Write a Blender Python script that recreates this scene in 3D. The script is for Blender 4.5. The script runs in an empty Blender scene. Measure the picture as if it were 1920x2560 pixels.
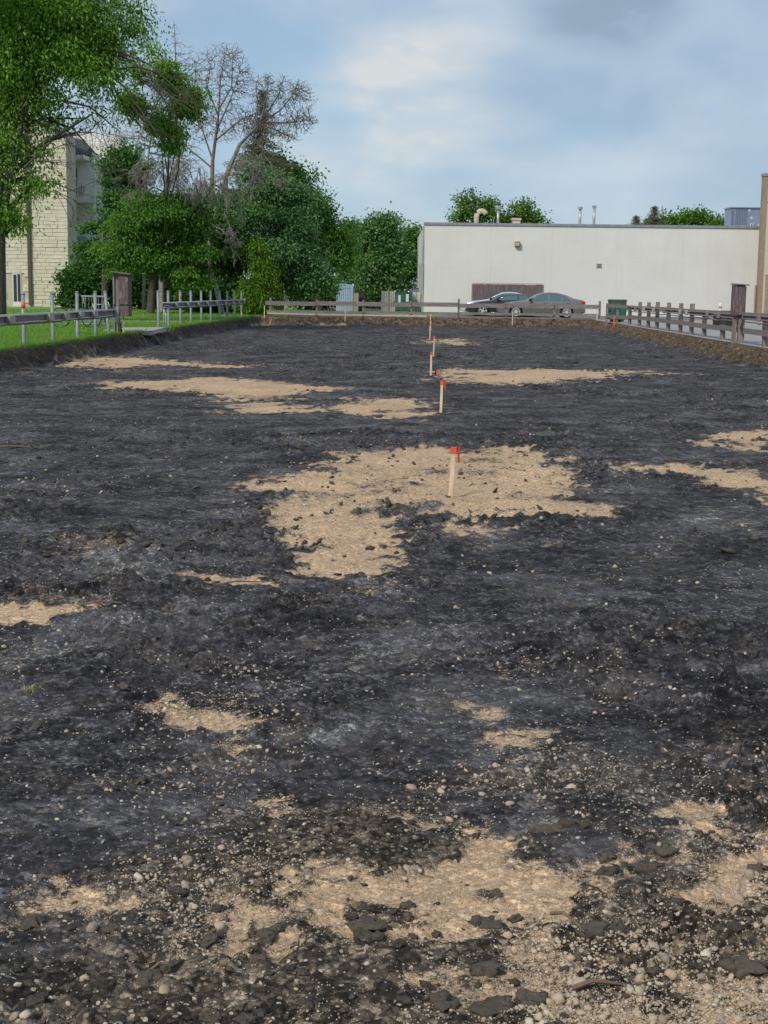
import bpy, bmesh, math, random
import numpy as np
from mathutils import Vector, Matrix
random.seed(7); RNG = np.random.default_rng(11)
R = math.radians
sc = bpy.context.scene
COL = sc.collection

# ------------------------------------------------------------------ camera, sky, sun, exposure
FOC = 3600.0            # focal length in units of the 1920x2560 photograph
CAMZ = 1.75
PITCH = math.atan(550 / FOC); ROLL = 0.0116
cd = bpy.data.cameras.new('camera'); cam = bpy.data.objects.new('camera', cd); COL.objects.link(cam)
cd.sensor_fit = 'VERTICAL'; cd.sensor_height = 36.0; cd.lens = FOC / 2560 * 36.0
cd.clip_start = 0.05; cd.clip_end = 3000
MC = Matrix.Rotation(math.pi / 2 - PITCH, 3, 'X') @ Matrix.Rotation(ROLL, 3, 'Z')
cam.matrix_world = Matrix.Translation((0, 0, CAMZ)) @ MC.to_4x4()
sc.camera = cam

SUN_EL, SUN_AZ = R(42), R(215)      # azimuth clockwise from +Y: behind the camera, a little left
w = bpy.data.worlds.new('World'); sc.world = w; w.use_nodes = True
nt = w.node_tree; nt.nodes.clear()
def nd(t, typ, **k):
    n = t.nodes.new(typ)
    for a, b in k.items(): setattr(n, a, b)
    return n
out = nd(nt, 'ShaderNodeOutputWorld')
sky = nd(nt, 'ShaderNodeTexSky', sky_type='NISHITA', sun_disc=False)
sky.sun_elevation = SUN_EL; sky.sun_rotation = SUN_AZ; sky.altitude = 200; sky.air_density = 1.0; sky.dust_density = 0.6; sky.ozone_density = 1.5
bgs = nd(nt, 'ShaderNodeBackground'); bgs.inputs['Strength'].default_value = 0.095
nt.links.new(sky.outputs[0], bgs.inputs[0])
tc = nd(nt, 'ShaderNodeTexCoord')
mp = nd(nt, 'ShaderNodeMapping'); mp.inputs['Scale'].default_value = (1.9, 1.0, 4.2); mp.inputs['Location'].default_value = (0.9, 0.3, 0.25)
nt.links.new(tc.outputs['Generated'], mp.inputs[0])
def noise(t, vec, scale, detail=5, rough=.55, dist=0.0):
    n = nd(t, 'ShaderNodeTexNoise'); n.inputs['Scale'].default_value = scale; n.inputs['Detail'].default_value = detail
    n.inputs['Roughness'].default_value = rough; n.inputs['Distortion'].default_value = dist
    if vec is not None: t.links.new(vec, n.inputs['Vector'])
    return n.outputs['Fac']
def ramp(t, fac, stops, interp='LINEAR'):
    n = nd(t, 'ShaderNodeValToRGB'); n.color_ramp.interpolation = interp
    e = n.color_ramp.elements
    while len(e) < len(stops): e.new(0.5)
    for i, (p, c) in enumerate(stops):
        e[i].position = p
        e[i].color = (c, c, c, 1) if isinstance(c, (int, float)) else (*c, 1)
    t.links.new(fac, n.inputs[0]); return n.outputs[0]
def mth(t, op, a, b=None, c=None, clamp=False):
    n = nd(t, 'ShaderNodeMath', operation=op); n.use_clamp = clamp
    for i, v in enumerate((a, b, c)):
        if v is None: continue
        if isinstance(v, (int, float)): n.inputs[i].default_value = v
        else: t.links.new(v, n.inputs[i])
    return n.outputs[0]
def mixc(t, fac, a, b, mode='MIX'):
    n = nd(t, 'ShaderNodeMix', data_type='RGBA', blend_type=mode)
    for i, v in ((0, fac), (6, a), (7, b)):
        if isinstance(v, (int, float)): n.inputs[i].default_value = v
        elif isinstance(v, tuple): n.inputs[i].default_value = (*v[:3], 1)
        else: t.links.new(v, n.inputs[i])
    return n.outputs[2]
n1 = noise(nt, mp.outputs[0], 1.7, 7, .48, .1)
n2 = noise(nt, mp.outputs[0], 3.8, 6, .5, .15)
def ray(x, y):
    return (MC @ Vector(((x - 960) / FOC, (1280 - y) / FOC, -1))).normalized()
def glow(px, py, lo, hi):
    d = ray(px, py)
    vm = nd(nt, 'ShaderNodeVectorMath', operation='DOT_PRODUCT'); nt.links.new(tc.outputs['Generated'], vm.inputs[0]); vm.inputs[1].default_value = d
    x = mth(nt, 'ADD', vm.outputs['Value'], mth(nt, 'MULTIPLY', mth(nt, 'SUBTRACT', n2, .5), .010))
    return ramp(nt, mth(nt, 'MULTIPLY', mth(nt, 'SUBTRACT', x, lo), 1 / (hi - lo), clamp=True), [(0, 0.0), (1, 1.0)], 'EASE')
cloudf = ramp(nt, mth(nt, 'ADD', mth(nt, 'MULTIPLY', n1, .7), mth(nt, 'MULTIPLY', n2, .3)), [(.34, .25), (.53, .66), (.68, .95)], 'EASE')
bright = mth(nt, 'MAXIMUM', mth(nt, 'MAXIMUM', glow(1040, 260, .9966, 1.0012), mth(nt, 'MULTIPLY', glow(860, 390, .9950, 1.0010), .75)), mth(nt, 'MULTIPLY', glow(800, 90, .9970, 1.002), .5))
bright = mth(nt, 'MULTIPLY', bright, ramp(nt, mth(nt, 'ADD', mth(nt, 'MULTIPLY', n2, .6), mth(nt, 'MULTIPLY', noise(nt, mp.outputs[0], 9.0, 6, .55, .3), .4)), [(.40, .12), (.60, .78)]))
shade_ = mth(nt, 'MULTIPLY', glow(1540, -30, .9978, 1.0010), ramp(nt, n2, [(.35, .3), (.6, .9)]))
ccol = mixc(nt, ramp(nt, n2, [(.35, 0.0), (.65, 1.0)]), (.275, .365, .485), (.475, .54, .605))
ccol = mixc(nt, shade_, ccol, (.22, .29, .39))
ccol = mixc(nt, bright, ccol, (.66, .635, .59))
bgc = nd(nt, 'ShaderNodeBackground'); nt.links.new(ccol, bgc.inputs[0]); bgc.inputs['Strength'].default_value = 1.0
# open blue between the clouds, a thin veil over the clear sky
veil = nd(nt, 'ShaderNodeBackground'); veil.inputs[0].default_value = (.27, .415, .565, 1)
ms0 = nd(nt, 'ShaderNodeMixShader'); ms0.inputs[0].default_value = .62
nt.links.new(bgs.outputs[0], ms0.inputs[1]); nt.links.new(veil.outputs[0], ms0.inputs[2])
ms = nd(nt, 'ShaderNodeMixShader')
nt.links.new(mth(nt, 'MAXIMUM', cloudf, mth(nt, 'MAXIMUM', bright, shade_)), ms.inputs[0]); nt.links.new(ms0.outputs[0], ms.inputs[1]); nt.links.new(bgc.outputs[0], ms.inputs[2])
nt.links.new(ms.outputs[0], out.inputs[0])
sl = bpy.data.lights.new('sun', 'SUN'); so = bpy.data.objects.new('sun', sl); COL.objects.link(so)
sl.energy = 2.6; sl.angle = R(12); sl.color = (1, .93, .82)
sd = Vector((math.sin(SUN_AZ) * math.cos(SUN_EL), math.cos(SUN_AZ) * math.cos(SUN_EL), math.sin(SUN_EL)))
so.rotation_euler = sd.to_track_quat('Z', 'Y').to_euler(); so.location = sd * 60
sc.view_settings.view_transform = 'Standard'; sc.view_settings.look = 'None'; sc.view_settings.exposure = 0.30; sc.view_settings.gamma = 1
sc.view_settings.use_curve_mapping = False
sc.render.engine = 'CYCLES'

# ------------------------------------------------------------------ pixel -> place helpers (used to survey the photograph)
def G(x, y, z=0.0):
    d = ray(x, y); t = (z - CAMZ) / d.z; return Vector((0, 0, CAMZ)) + d * t
def Q(x, y, D):
    d = ray(x, y); return Vector((0, 0, CAMZ)) + d * (D / d.y)
OUT = 0.42                      # level of lawn and paving above the stripped lot
def along(px, D, z):            # point at depth D and height z that shows at column px
    y = 730 - (z - CAMZ) * FOC / D
    p = Q(px, y, D); return Vector((p.x, D, z))

# ------------------------------------------------------------------ materials
def newmat(name):
    m = bpy.data.materials.new(name); m.use_nodes = True
    return m, m.node_tree, m.node_tree.nodes['Principled BSDF']
def M(name, c1, c2=None, scale=6.0, rough=.8, metal=0.0, bump=0.0, bscale=60.0, stretch=(1, 1, 1), detail=5, lo=.35, hi=.65, spec=.4, c3=None, s3=1.2):
    m, t, b = newmat(name)
    tcn = nd(t, 'ShaderNodeTexCoord'); mpn = nd(t, 'ShaderNodeMapping'); mpn.inputs['Scale'].default_value = stretch
    t.links.new(tcn.outputs['Object'], mpn.inputs[0]); v = mpn.outputs[0]
    if c2 is None: c2 = tuple(c * .78 for c in c1)
    col = mixc(t, ramp(t, noise(t, v, scale, detail, .6), [(lo, 0.0), (hi, 1.0)]), c1, c2)
    if c3: col = mixc(t, ramp(t, noise(t, v, s3, 6, .65, .6), [(.5, 0.0), (.68, .9)]), col, c3)
    t.links.new(col, b.inputs['Base Color'])
    b.inputs['Roughness'].default_value = rough; b.inputs['Metallic'].default_value = metal; b.inputs['Specular IOR Level'].default_value = spec
    if bump:
        bn = nd(t, 'ShaderNodeBump'); bn.inputs['Strength'].default_value = bump; bn.inputs['Distance'].default_value = .01
        t.links.new(noise(t, v, bscale, 5, .6), bn.inputs['Height']); t.links.new(bn.outputs[0], b.inputs['Normal'])
    return m
def leafmat(name, dark, light, yellow=None, trans=.35):
    m, t, b = newmat(name)
    a = nd(t, 'ShaderNodeAttribute', attribute_name='tint')
    col = mixc(t, a.outputs['Fac'], dark, light)
    if yellow:
        tcn = nd(t, 'ShaderNodeTexCoord')
        col = mixc(t, ramp(t, noise(t, tcn.outputs['Object'], .7, 3, .6), [(.5, 0.0), (.7, .7)]), col, yellow)
    t.links.new(col, b.inputs['Base Color']); b.inputs['Roughness'].default_value = .62; b.inputs['Specular IOR Level'].default_value = .25
    tr = nd(t, 'ShaderNodeBsdfTranslucent'); t.links.new(col, tr.inputs[0])
    mx = nd(t, 'ShaderNodeMixShader'); mx.inputs[0].default_value = trans
    o = t.nodes['Material Output']
    t.links.new(b.outputs[0], mx.inputs[1]); t.links.new(tr.outputs[0], mx.inputs[2]); t.links.new(mx.outputs[0], o.inputs[0])
    return m
mt = {}
mt['lath'] = M('pale_pine', (.74, .58, .41), (.56, .42, .28), 4, .8, stretch=(14, 14, 1.5), c3=(.46, .36, .26), s3=5)
mt['ribbon'] = M('orange_tape', (.80, .13, .05), (.62, .08, .035), 5, .5)
mt['wood_grey'] = M('weathered_wood', (.235, .205, .195), (.12, .10, .098), 5, .85, bump=.4, stretch=(1, 8, 8), c3=(.31, .27, .25), s3=2.0)
mt['post_wood'] = M('weathered_post', (.24, .195, .165), (.12, .095, .08), 5, .85, bump=.4, stretch=(8, 8, 1), c3=(.32, .27, .225), s3=3)
mt['wood_pale'] = M('pale_rail', (.52, .46, .41), (.36, .31, .27), 4, .8, stretch=(1, 8, 8))
mt['box_wood'] = M('purple_brown_stain', (.125, .080, .088), (.085, .055, .06), 5, .75, stretch=(6, 6, 1), bump=.3, c3=(.26, .22, .22), s3=3.5)
mt['board_grey'] = M('grey_board', (.23, .22, .22), (.15, .14, .145), 6, .85, stretch=(6, 6, 1), bump=.3)
mt['roof_board'] = M('mossy_board', (.17, .15, .12), (.10, .09, .07), 6, .9)
mt['galv'] = M('galvanised_grey', (.23, .27, .27), (.16, .19, .19), 9, .5, .15, c3=(.30, .32, .31), s3=4)
mt['conduit'] = M('conduit_grey', (.48, .48, .49), (.32, .32, .33), 8, .4, .3)
mt['conduit_dark'] = M('painted_conduit', (.27, .21, .21), (.16, .12, .12), 8, .5, .1)
mt['outlet'] = M('outlet_box_grey', (.40, .40, .39), (.27, .27, .26), 12, .6)
mt['concrete'] = M('concrete', (.40, .385, .36), (.29, .28, .26), 3, .9, bump=.3, bscale=40)
mt['black'] = M('black_rubber', (.012, .012, .013), (.02, .02, .02), 10, .7)
mt['steel'] = M('roof_steel', (.45, .46, .48), (.30, .31, .33), 6, .4, .5)
mt['bark'] = M('bark', (.10, .085, .07), (.045, .038, .032), 5, .95, bump=.8, bscale=14, stretch=(4, 4, 1))
mt['bark_grey'] = M('grey_bark', (.23, .20, .18), (.12, .105, .095), 4, .95, bump=.5, stretch=(3, 3, 1))
mt['bark_dead'] = M('dead_bark', (.30, .268, .24), (.17, .15, .135), 4, .95)
mt['bark_birch'] = M('birch_bark', (.52, .50, .44), (.38, .36, .32), 3, .85, c3=(.06, .05, .05), s3=5, stretch=(1, 1, 3))

# ------------------------------------------------------------------ object helpers
class MB:
    def __init__(s): s.v = []; s.f = []
    def add(s, vs, fs):
        o = len(s.v); s.v += [tuple(p) for p in vs]; s.f += [tuple(i + o for i in f) for f in fs]; return s
    def box(s, x0, x1, y0, y1, z0, z1, jit=0):
        c = [(x0, y0, z0), (x1, y0, z0), (x1, y1, z0), (x0, y1, z0), (x0, y0, z1), (x1, y0, z1), (x1, y1, z1), (x0, y1, z1)]
        if jit: c = [tuple(a + random.uniform(-jit, jit) for a in p) for p in c]
        return s.add(c, [(0, 3, 2, 1), (4, 5, 6, 7), (0, 1, 5, 4), (1, 2, 6, 5), (2, 3, 7, 6), (3, 0, 4, 7)])
    def bar(s, a, b, w, h, up=(0, 0, 1)):          # rectangular bar from a to b
        a = Vector(a); b = Vector(b); d = (b - a).normalized(); up = Vector(up)
        sx = d.cross(up)
        if sx.length < 1e-4: sx = d.cross(Vector((0, 1, 0)))
        sx.normalize(); u = sx.cross(d)
        sx *= w / 2; u *= h / 2
        vs = [a - sx - u, a + sx - u, a + sx + u, a - sx + u, b - sx - u, b + sx - u, b + sx + u, b - sx + u]
        return s.add(vs, [(0, 1, 2, 3), (7, 6, 5, 4), (0, 4, 5, 1), (1, 5, 6, 2), (2, 6, 7, 3), (3, 7, 4, 0)])
    def tube(s, pts, rad, n=8, cap=True):
        pts = [Vector(p) for p in pts]
        if not hasattr(rad, '__len__'): rad = [rad] * len(pts)
        o = len(s.v)
        for i, p in enumerate(pts):
            d = (pts[min(i + 1, len(pts) - 1)] - pts[max(i - 1, 0)]).normalized()
            ref = Vector((0, 0, 1)) if abs(d.z) < .9 else Vector((1, 0, 0))
            a = d.cross(ref).normalized(); b = d.cross(a)
            for k in range(n):
                t = 2 * math.pi * k / n
                s.v.append(tuple(p + (a * math.cos(t) + b * math.sin(t)) * rad[i]))
        for i in range(len(pts) - 1):
            for k in range(n):
                k2 = (k + 1) % n
                s.f.append((o + i * n + k, o + i * n + k2, o + (i + 1) * n + k2, o + (i + 1) * n + k))
        if cap:
            s.f.append(tuple(o + k for k in range(n))[::-1]); e = o + (len(pts) - 1) * n
            s.f.append(tuple(e + k for k in range(n)))
        return s
    def prism(s, poly, y0, y1):                    # polygon in x,z extruded along y
        n = len(poly)
        vs = [(x, y0, z) for x, z in poly] + [(x, y1, z) for x, z in poly]
        fs = [tuple(range(n)), tuple(range(2 * n - 1, n - 1, -1))] + [(i, i + n, (i + 1) % n + n, (i + 1) % n) for i in range(n)]
        return s.add(vs, fs)
def link(name, me, parent=None, loc=(0, 0, 0)):
    o = bpy.data.objects.new(name, me); COL.objects.link(o); o.location = loc
    if parent is not None: o.parent = parent
    return o
def obj(name, mb, m, parent=None, org=(0, 0, 0), smooth=False, label=None, kind=None, bevel=0, loc=(0, 0, 0)):
    me = bpy.data.meshes.new(name)
    ox, oy, oz = org
    me.from_pydata([(x - ox, y - oy, z - oz) for x, y, z in mb.v], [], mb.f); me.validate()
    bm = bmesh.new(); bm.from_mesh(me); bmesh.ops.recalc_face_normals(bm, faces=bm.faces)
    if bevel: bmesh.ops.bevel(bm, geom=[e for e in bm.edges if e.calc_face_angle(0) > .6], offset=bevel, segments=1, affect='EDGES')
    bm.to_mesh(me); bm.free()
    me.materials.append(m)
    if smooth: me.polygons.foreach_set('use_smooth', [True] * len(me.polygons))
    o = link(name, me, parent, loc)
    if label: o['label'] = label
    if kind: o['kind'] = kind
    return o
def npmesh(name, V, F, m, parent=None, smooth=False, tint=None, nper=None, kind=None, org=(0, 0, 0)):
    me = bpy.data.meshes.new(name); V = np.asarray(V, np.float32) - np.array(org, np.float32); F = np.asarray(F, np.int32)
    k = F.shape[1]
    me.vertices.add(len(V)); me.vertices.foreach_set('co', V.ravel())
    me.loops.add(F.size); me.loops.foreach_set('vertex_index', F.ravel())
    me.polygons.add(len(F)); me.polygons.foreach_set('loop_start', np.arange(0, F.size, k, dtype=np.int32))
    me.polygons.foreach_set('use_smooth', np.full(len(F), smooth))
    me.update(calc_edges=True); me.materials.append(m)
    if tint is not None:
        a = me.attributes.new('tint', 'FLOAT', 'POINT'); a.data.foreach_set('value', np.asarray(tint, np.float32))
    o = link(name, me, parent)
    if kind: o['kind'] = kind
    return o
def tag(o, label, cat, group=None):
    o['label'] = label; o['category'] = cat
    if group: o['group'] = group
    return o
def thing(name, label, cat, loc=(0, 0, 0), group=None, rz=0):
    o = bpy.data.objects.new(name, None); o.empty_display_size = .2; COL.objects.link(o); o.location = loc; o.rotation_euler = (0, 0, rz)
    return tag(o, label, cat, group)
def copy_tree(o, parent=None):
    c = o.copy(); COL.objects.link(c); c.parent = parent
    for ch in list(o.children): copy_tree(ch, c)
    return c

# ------------------------------------------------------------------ numeric noise
TAB = RNG.random((512, 512)); TAB2 = RNG.random((512, 512)); TAB3 = RNG.random((512, 512))
def vn(x, y, s=0):
    xi = np.floor(x).astype(np.int64); yi = np.floor(y).astype(np.int64); fx = x - xi; fy = y - yi
    fx = fx * fx * (3 - 2 * fx); fy = fy * fy * (3 - 2 * fy)
    a = (xi + 57 * s) & 511; b = (yi + 131 * s) & 511; a1 = (a + 1) & 511; b1 = (b + 1) & 511
    return (TAB[a, b] * (1 - fx) + TAB[a1, b] * fx) * (1 - fy) + (TAB[a, b1] * (1 - fx) + TAB[a1, b1] * fx) * fy
def fbm(x, y, o=4, s=0):
    r = 0; a = .5; t = 0
    for i in range(o):
        r = r + a * vn(x * 2 ** i, y * 2 ** i, s + i * 3); t += a; a *= .55
    return r / t
def worley(x, y, s=0):
    xi = np.floor(x).astype(np.int64); yi = np.floor(y).astype(np.int64)
    best = np.full(x.shape, 9.0); val = np.zeros(x.shape)
    for dx in (-1, 0, 1):
        for dy in (-1, 0, 1):
            a = (xi + dx + 41 * s) & 511; b = (yi + dy + 17 * s) & 511
            d = (xi + dx + TAB[a, b] - x) ** 2 + (yi + dy + TAB2[a, b] - y) ** 2
            mk = d < best; best = np.where(mk, d, best); val = np.where(mk, TAB3[a, b], val)
    return best, val
def sstep(a, b, x):
    t = np.clip((x - a) / (b - a), 0, 1); return t * t * (3 - 2 * t)

# ------------------------------------------------------------------ the stripped lot
def Lx(Y): return -9.05 + .029 * Y          # lawn edge
def Rx(Y): return 8.72 + .029 * Y           # paving edge
FARY = 77.3
K = 1920 / 1659.0
def poly(pts): return np.array([tuple(G(x * K, y * K, 0.0))[:2] for x, y in pts])
SAND = [poly(p) for p in [
 [(525,1045),(565,1030),(640,1024),(700,1018),(735,988),(800,976),(900,972),(1030,968),(1130,972),(1180,980),(1205,1010),(1215,1040),(1250,1062),(1320,1098),(1300,1112),(1200,1112),(1060,1108),(1060,1128),(1120,1134),(1120,1146),(1040,1156),(980,1150),(968,1122),(900,1100),(850,1104),(838,1130),(838,1180),(846,1215),(800,1232),(640,1226),(622,1200),(618,1170),(585,1135),(540,1105),(575,1085)],
 [(165,843),(220,825),(330,826),(440,813),(560,821),(725,837),(660,850),(645,868),(695,888),(600,890),(460,889),(492,864),(460,850),(330,843)],
 [(695,883),(750,866),(860,863),(920,874),(950,893),(900,903),(760,893)],
 [(138,790),(160,769),(280,770),(400,779),(550,792),(500,796),(330,789),(250,801)],
 [(935,800),(1000,794),(1150,795),(1250,797),(1375,800),(1335,812),(1230,825),(1080,832),(955,828)],
 [(940,731),(1025,735),(1010,742),(930,743)],
 [(1500,968),(1540,938),(1700,925),(1700,978),(1600,979)],
 [(1310,1008),(1420,1000),(1500,1005),(1560,1003),(1700,1040),(1700,1062),(1560,1050),(1480,1028),(1400,1022)],
 [(1605,1082),(1700,1064),(1700,1092)],
 [(-60,1290),(60,1292),(175,1302),(150,1318),(95,1330),(-60,1330)],
 [(325,1525),(380,1502),(480,1530),(578,1543),(572,1570),(520,1560),(530,1600),(512,1640),(490,1612),(482,1580),(400,1562),(345,1552)],
 [(1055,1508),(1110,1503),(1122,1538),(1180,1560),(1165,1618),(1060,1612),(1035,1560)],
 [(570,1718),(612,1716),(618,1762),(575,1766)],
 [(480,1955),(620,1905),(650,1850),(740,1840),(830,1850),(900,1850),(960,1830),(985,1778),(1050,1786),(1100,1832),(1112,1880),(1200,1905),(1280,1935),(1330,1955),(1210,2010),(1000,2040),(820,2050),(700,2070),(560,2090),(430,2080)],
 [(1365,1770),(1440,1738),(1560,1770),(1700,1800),(1700,1960),(1560,1990),(1430,1960),(1340,1900),(1400,1850)],
 [(-60,1995),(60,1960),(140,1905),(330,1962),(250,1985),(150,1990),(50,2040),(-60,2050)],
 [(-60,1592),(150,1582),(130,1597),(-60,1608)],
 [(395,1242),(470,1234),(630,1250),(540,1259),(430,1252)],
 [(1330,800),(1500,806),(1400,812)],
 [(540,672),(640,676),(760,700),(700,706),(640,698),(520,706)],
 [(830,1735),(940,1730),(950,1760),(860,1790)],
 [(690,1850),(760,1790),(860,1810),(800,1850)],
]]
PALE = [poly(p) for p in [
 [(40,1165),(150,1160),(140,1176),(70,1182)], [(190,1232),(300,1226),(290,1240),(200,1243)], [(620,1582),(660,1580),(650,1594),(620,1594)],
 [(660,1585),(700,1572),(770,1565),(740,1580),(690,1592)], [(-60,1405),(180,1400),(190,1425),(-60,1435)], [(185,1190),(250,1185),(270,1215),(200,1220)],
 [(-60,2100),(90,2110),(150,2150),(140,2260),(-60,2260)], [(1210,1295),(1290,1298),(1270,1305),(1215,1304)], [(1140,1795),(1250,1790),(1260,1812),(1150,1810)],
 [(1480,1115),(1560,1118),(1530,1130),(1490,1128)],
]]
def sdist(P, X, Y):
    inside = np.zeros(X.shape, bool); d2 = np.full(X.shape, 1e9)
    n = len(P)
    for i in range(n):
        x1, y1 = P[i]; x2, y2 = P[(i + 1) % n]
        cond = ((y1 > Y) != (y2 > Y))
        xi = (x2 - x1) * (Y - y1) / ((y2 - y1) if abs(y2 - y1) > 1e-9 else 1e-9) + x1
        inside ^= cond & (X < xi)
        ex, ey = x2 - x1, y2 - y1
        t = np.clip(((X - x1) * ex + (Y - y1) * ey) / (ex * ex + ey * ey + 1e-12), 0, 1)
        d2 = np.minimum(d2, (X - x1 - t * ex) ** 2 + (Y - y1 - t * ey) ** 2)
    d = np.sqrt(d2); return np.where(inside, d, -d)
def masks(X, Y):
    a = .035 * np.clip(Y, 2, 80)
    wx = X + (fbm(X * 1.3, Y * .8, 4, 5) - .5) * a * 1.0; wy = Y + (fbm(X * 1.1, Y * .7, 4, 9) - .5) * a * 1.3
    sw = np.clip(Y * .014, .05, .7)
    s = np.full(X.shape, -9.0)
    for P in SAND:
        lo = P.min(0) - 3; hi = P.max(0) + 3
        mk = (X > lo[0]) & (X < hi[0]) & (Y > lo[1]) & (Y < hi[1])
        if mk.any():
            d = sdist(P, wx[mk], wy[mk]); s[mk] = np.maximum(s[mk], d)
    sand = sstep(-1.5, 1.5, s / sw * .8 + (fbm(X * 3, Y * 3, 4, 21) - .5) * 2.4 + (fbm(X * 14, Y * 12, 3, 22) - .5) * 3.2)
    sand = sand * (1 - (1 - sstep(4.6, 7.5, Y)) * (.60 - .60 * sstep(.34, .56, fbm(X * 3.2, Y * 2.6, 4, 23))))
    sand = np.maximum(sand, (1 - sstep(4.2, 5.6, Y + .35 * X * 0)) * sstep(-.75, .1, X) * .56 * sstep(.44, .60, fbm(X * 4.5, Y * 3.6, 4, 27)))
    # faint isolated sandy breaks in the dark crust
    sp = fbm(X * 1.6 + 7, Y * .9, 5, 31)
    sand = np.maximum(sand, .38 * sstep(.66, .78, sp))
    sand = sand - .42 * sstep(.56, .70, fbm(X * 1.1 + 3, Y * 1.3 + 9, 5, 33)) - .30 * sstep(.55, .75, fbm(X * 6, Y * 5, 3, 34))
    sand = np.clip(sand, 0, 1)
    p = np.full(X.shape, -9.0)
    for P in PALE:
        lo = P.min(0) - 2; hi = P.max(0) + 2
        mk = (X > lo[0]) & (X < hi[0]) & (Y > lo[1]) & (Y < hi[1])
        if mk.any(): p[mk] = np.maximum(p[mk], sdist(P, wx[mk], wy[mk]))
    pale = sstep(-1, 1.5, p / sw + (fbm(X * 5, Y * 5, 4, 25) - .5) * 2.5)
    brown = 1 - sstep(4.0, 5.4, Y + np.clip(-X - .1, 0, .9) * 1.7 + (fbm(X * 1.5, Y * 1.5, 3, 3) - .5) * 2.2)
    return sand, pale, brown
def bankmask(X, Y):
    j = (fbm(X * .9, Y * .9, 4, 13) - .5) * .55 + (fbm(X * 4, Y * 4, 3, 15) - .5) * .25
    dl = X - Lx(Y) + j * .8 - .05; dr = Rx(Y) - X + j * 1.1; df = FARY - Y + j * 1.6
    # a ramp of sand at the far left corner
    hl = 1 - sstep(.0, .42, dl); hr = 1 - sstep(.0, .75, dr); hf = 1 - sstep(0, 1.2, df)
    return hl, hr, hf
def terrain(X, Y, full=False):
    sand, pale, brown = masks(X, Y)
    hl, hr, hf = bankmask(X, Y); hb = np.maximum(np.maximum(hl, hr), hf)
    rough = sstep(.42, .66, fbm(X * .55, Y * .35, 4, 41)) * (1 - .75 * sand) + brown * .35 * (1 - sand)
    rough = np.clip(rough + sstep(.5, 1.0, hb) * .0 + np.exp(-((Y - 40 - .1 * X + (fbm(X * .4, Y * 0, 2, 6) - .5) * 2) / .45) ** 2) * 1.1 * (X > -4), 0, 1.3)
    z = (fbm(X * .35, Y * .3, 3, 50) - .5) * .10 + (fbm(X * 1.4, Y * 1.1, 4, 51) - .5) * .055 + (fbm(X * 6, Y * 5, 3, 54) - .5) * .02
    d1, v1 = worley(X * 7 + vn(X * 9, Y * 9, 2) * .6, Y * 6, 1); d2, v2 = worley(X * 19 + vn(X * 25, Y * 25, 3) * .5, Y * 17 + vn(X * 25, Y * 25, 7) * .5, 2)
    b1 = np.clip(1 - d1 * 2.2, 0, 1) * (v1 > .45) * v1; b2 = np.clip(1 - d2 * 2.0, 0, 1) * (v2 > .3) * v2
    z = z + b1 * .05 * rough + b2 * .022 * (.35 + rough * .9) * (1 - .6 * sand)
    f = fbm(X * 45, Y * 40, 2, 60) - .5
    z = z + f * .012 * (.5 + rough)
    # scraper ridges running across the lot
    rid = np.abs(vn(X * .25 + vn(X * .7, Y * .7, 8), Y * 1.6 + vn(X * .5, Y * .5, 9), 4) - .5)
    z = z + np.exp(-(rid / .05) ** 2) * .011 * (1 - sand)
    z = z - .015 * sand * (Y < 14)
    # banks
    er = (fbm(X * 3, Y * 3, 4, 70) - .5) * .34 + (fbm(X * 9, Y * 9, 3, 72) - .5) * .20 - np.exp(-((vn(X * 1.2, Y * 1.2, 75) - .5) / .07) ** 2) * .10
    mid = hb * (1 - hb) * 4
    z = z * (1 - sstep(.6, 1, hb)) + OUT * hb + er * mid * 1.1 - .004 * sstep(.9, 1, hb)
    z = np.minimum(z, np.where(hb > .8, OUT - .004 + 0 * z, 9))
    if full: return z, sand, pale, brown, hl, hr, hf, rough
    return z
def terr1(x, y): return float(terrain(np.array([x], float), np.array([y], float))[0])

ys = [2.2]
while ys[-1] < FARY + .6:
    D = ys[-1]; step = min(max(D * D / 1650, .0062), .17)
    if D > 74.5: step = .07
    ys.append(D + step)
ys = np.array(ys); NC = 570
u = np.linspace(-1, 1, NC)
hw = .27 * ys * 1.22 + .7
xl = np.maximum(-hw, Lx(ys) - .45); xr = np.minimum(hw + .1, Rx(ys) + .35)
X = xl[:, None] + (xr - xl)[:, None] * (u[None, :] + 1) / 2; Y = np.repeat(ys[:, None], NC, 1)
Z, sandm, palem, brownm, hl, hr, hf, roughm = terrain(X.ravel(), Y.ravel(), True)
V = np.stack([X.ravel(), Y.ravel(), Z], 1)
nr = len(ys); idx = np.arange(nr * NC).reshape(nr, NC)
F = np.stack([idx[:-1, :-1], idx[:-1, 1:], idx[1:, 1:], idx[1:, :-1]], -1).reshape(-1, 4)
print('ground verts', len(V))

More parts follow.
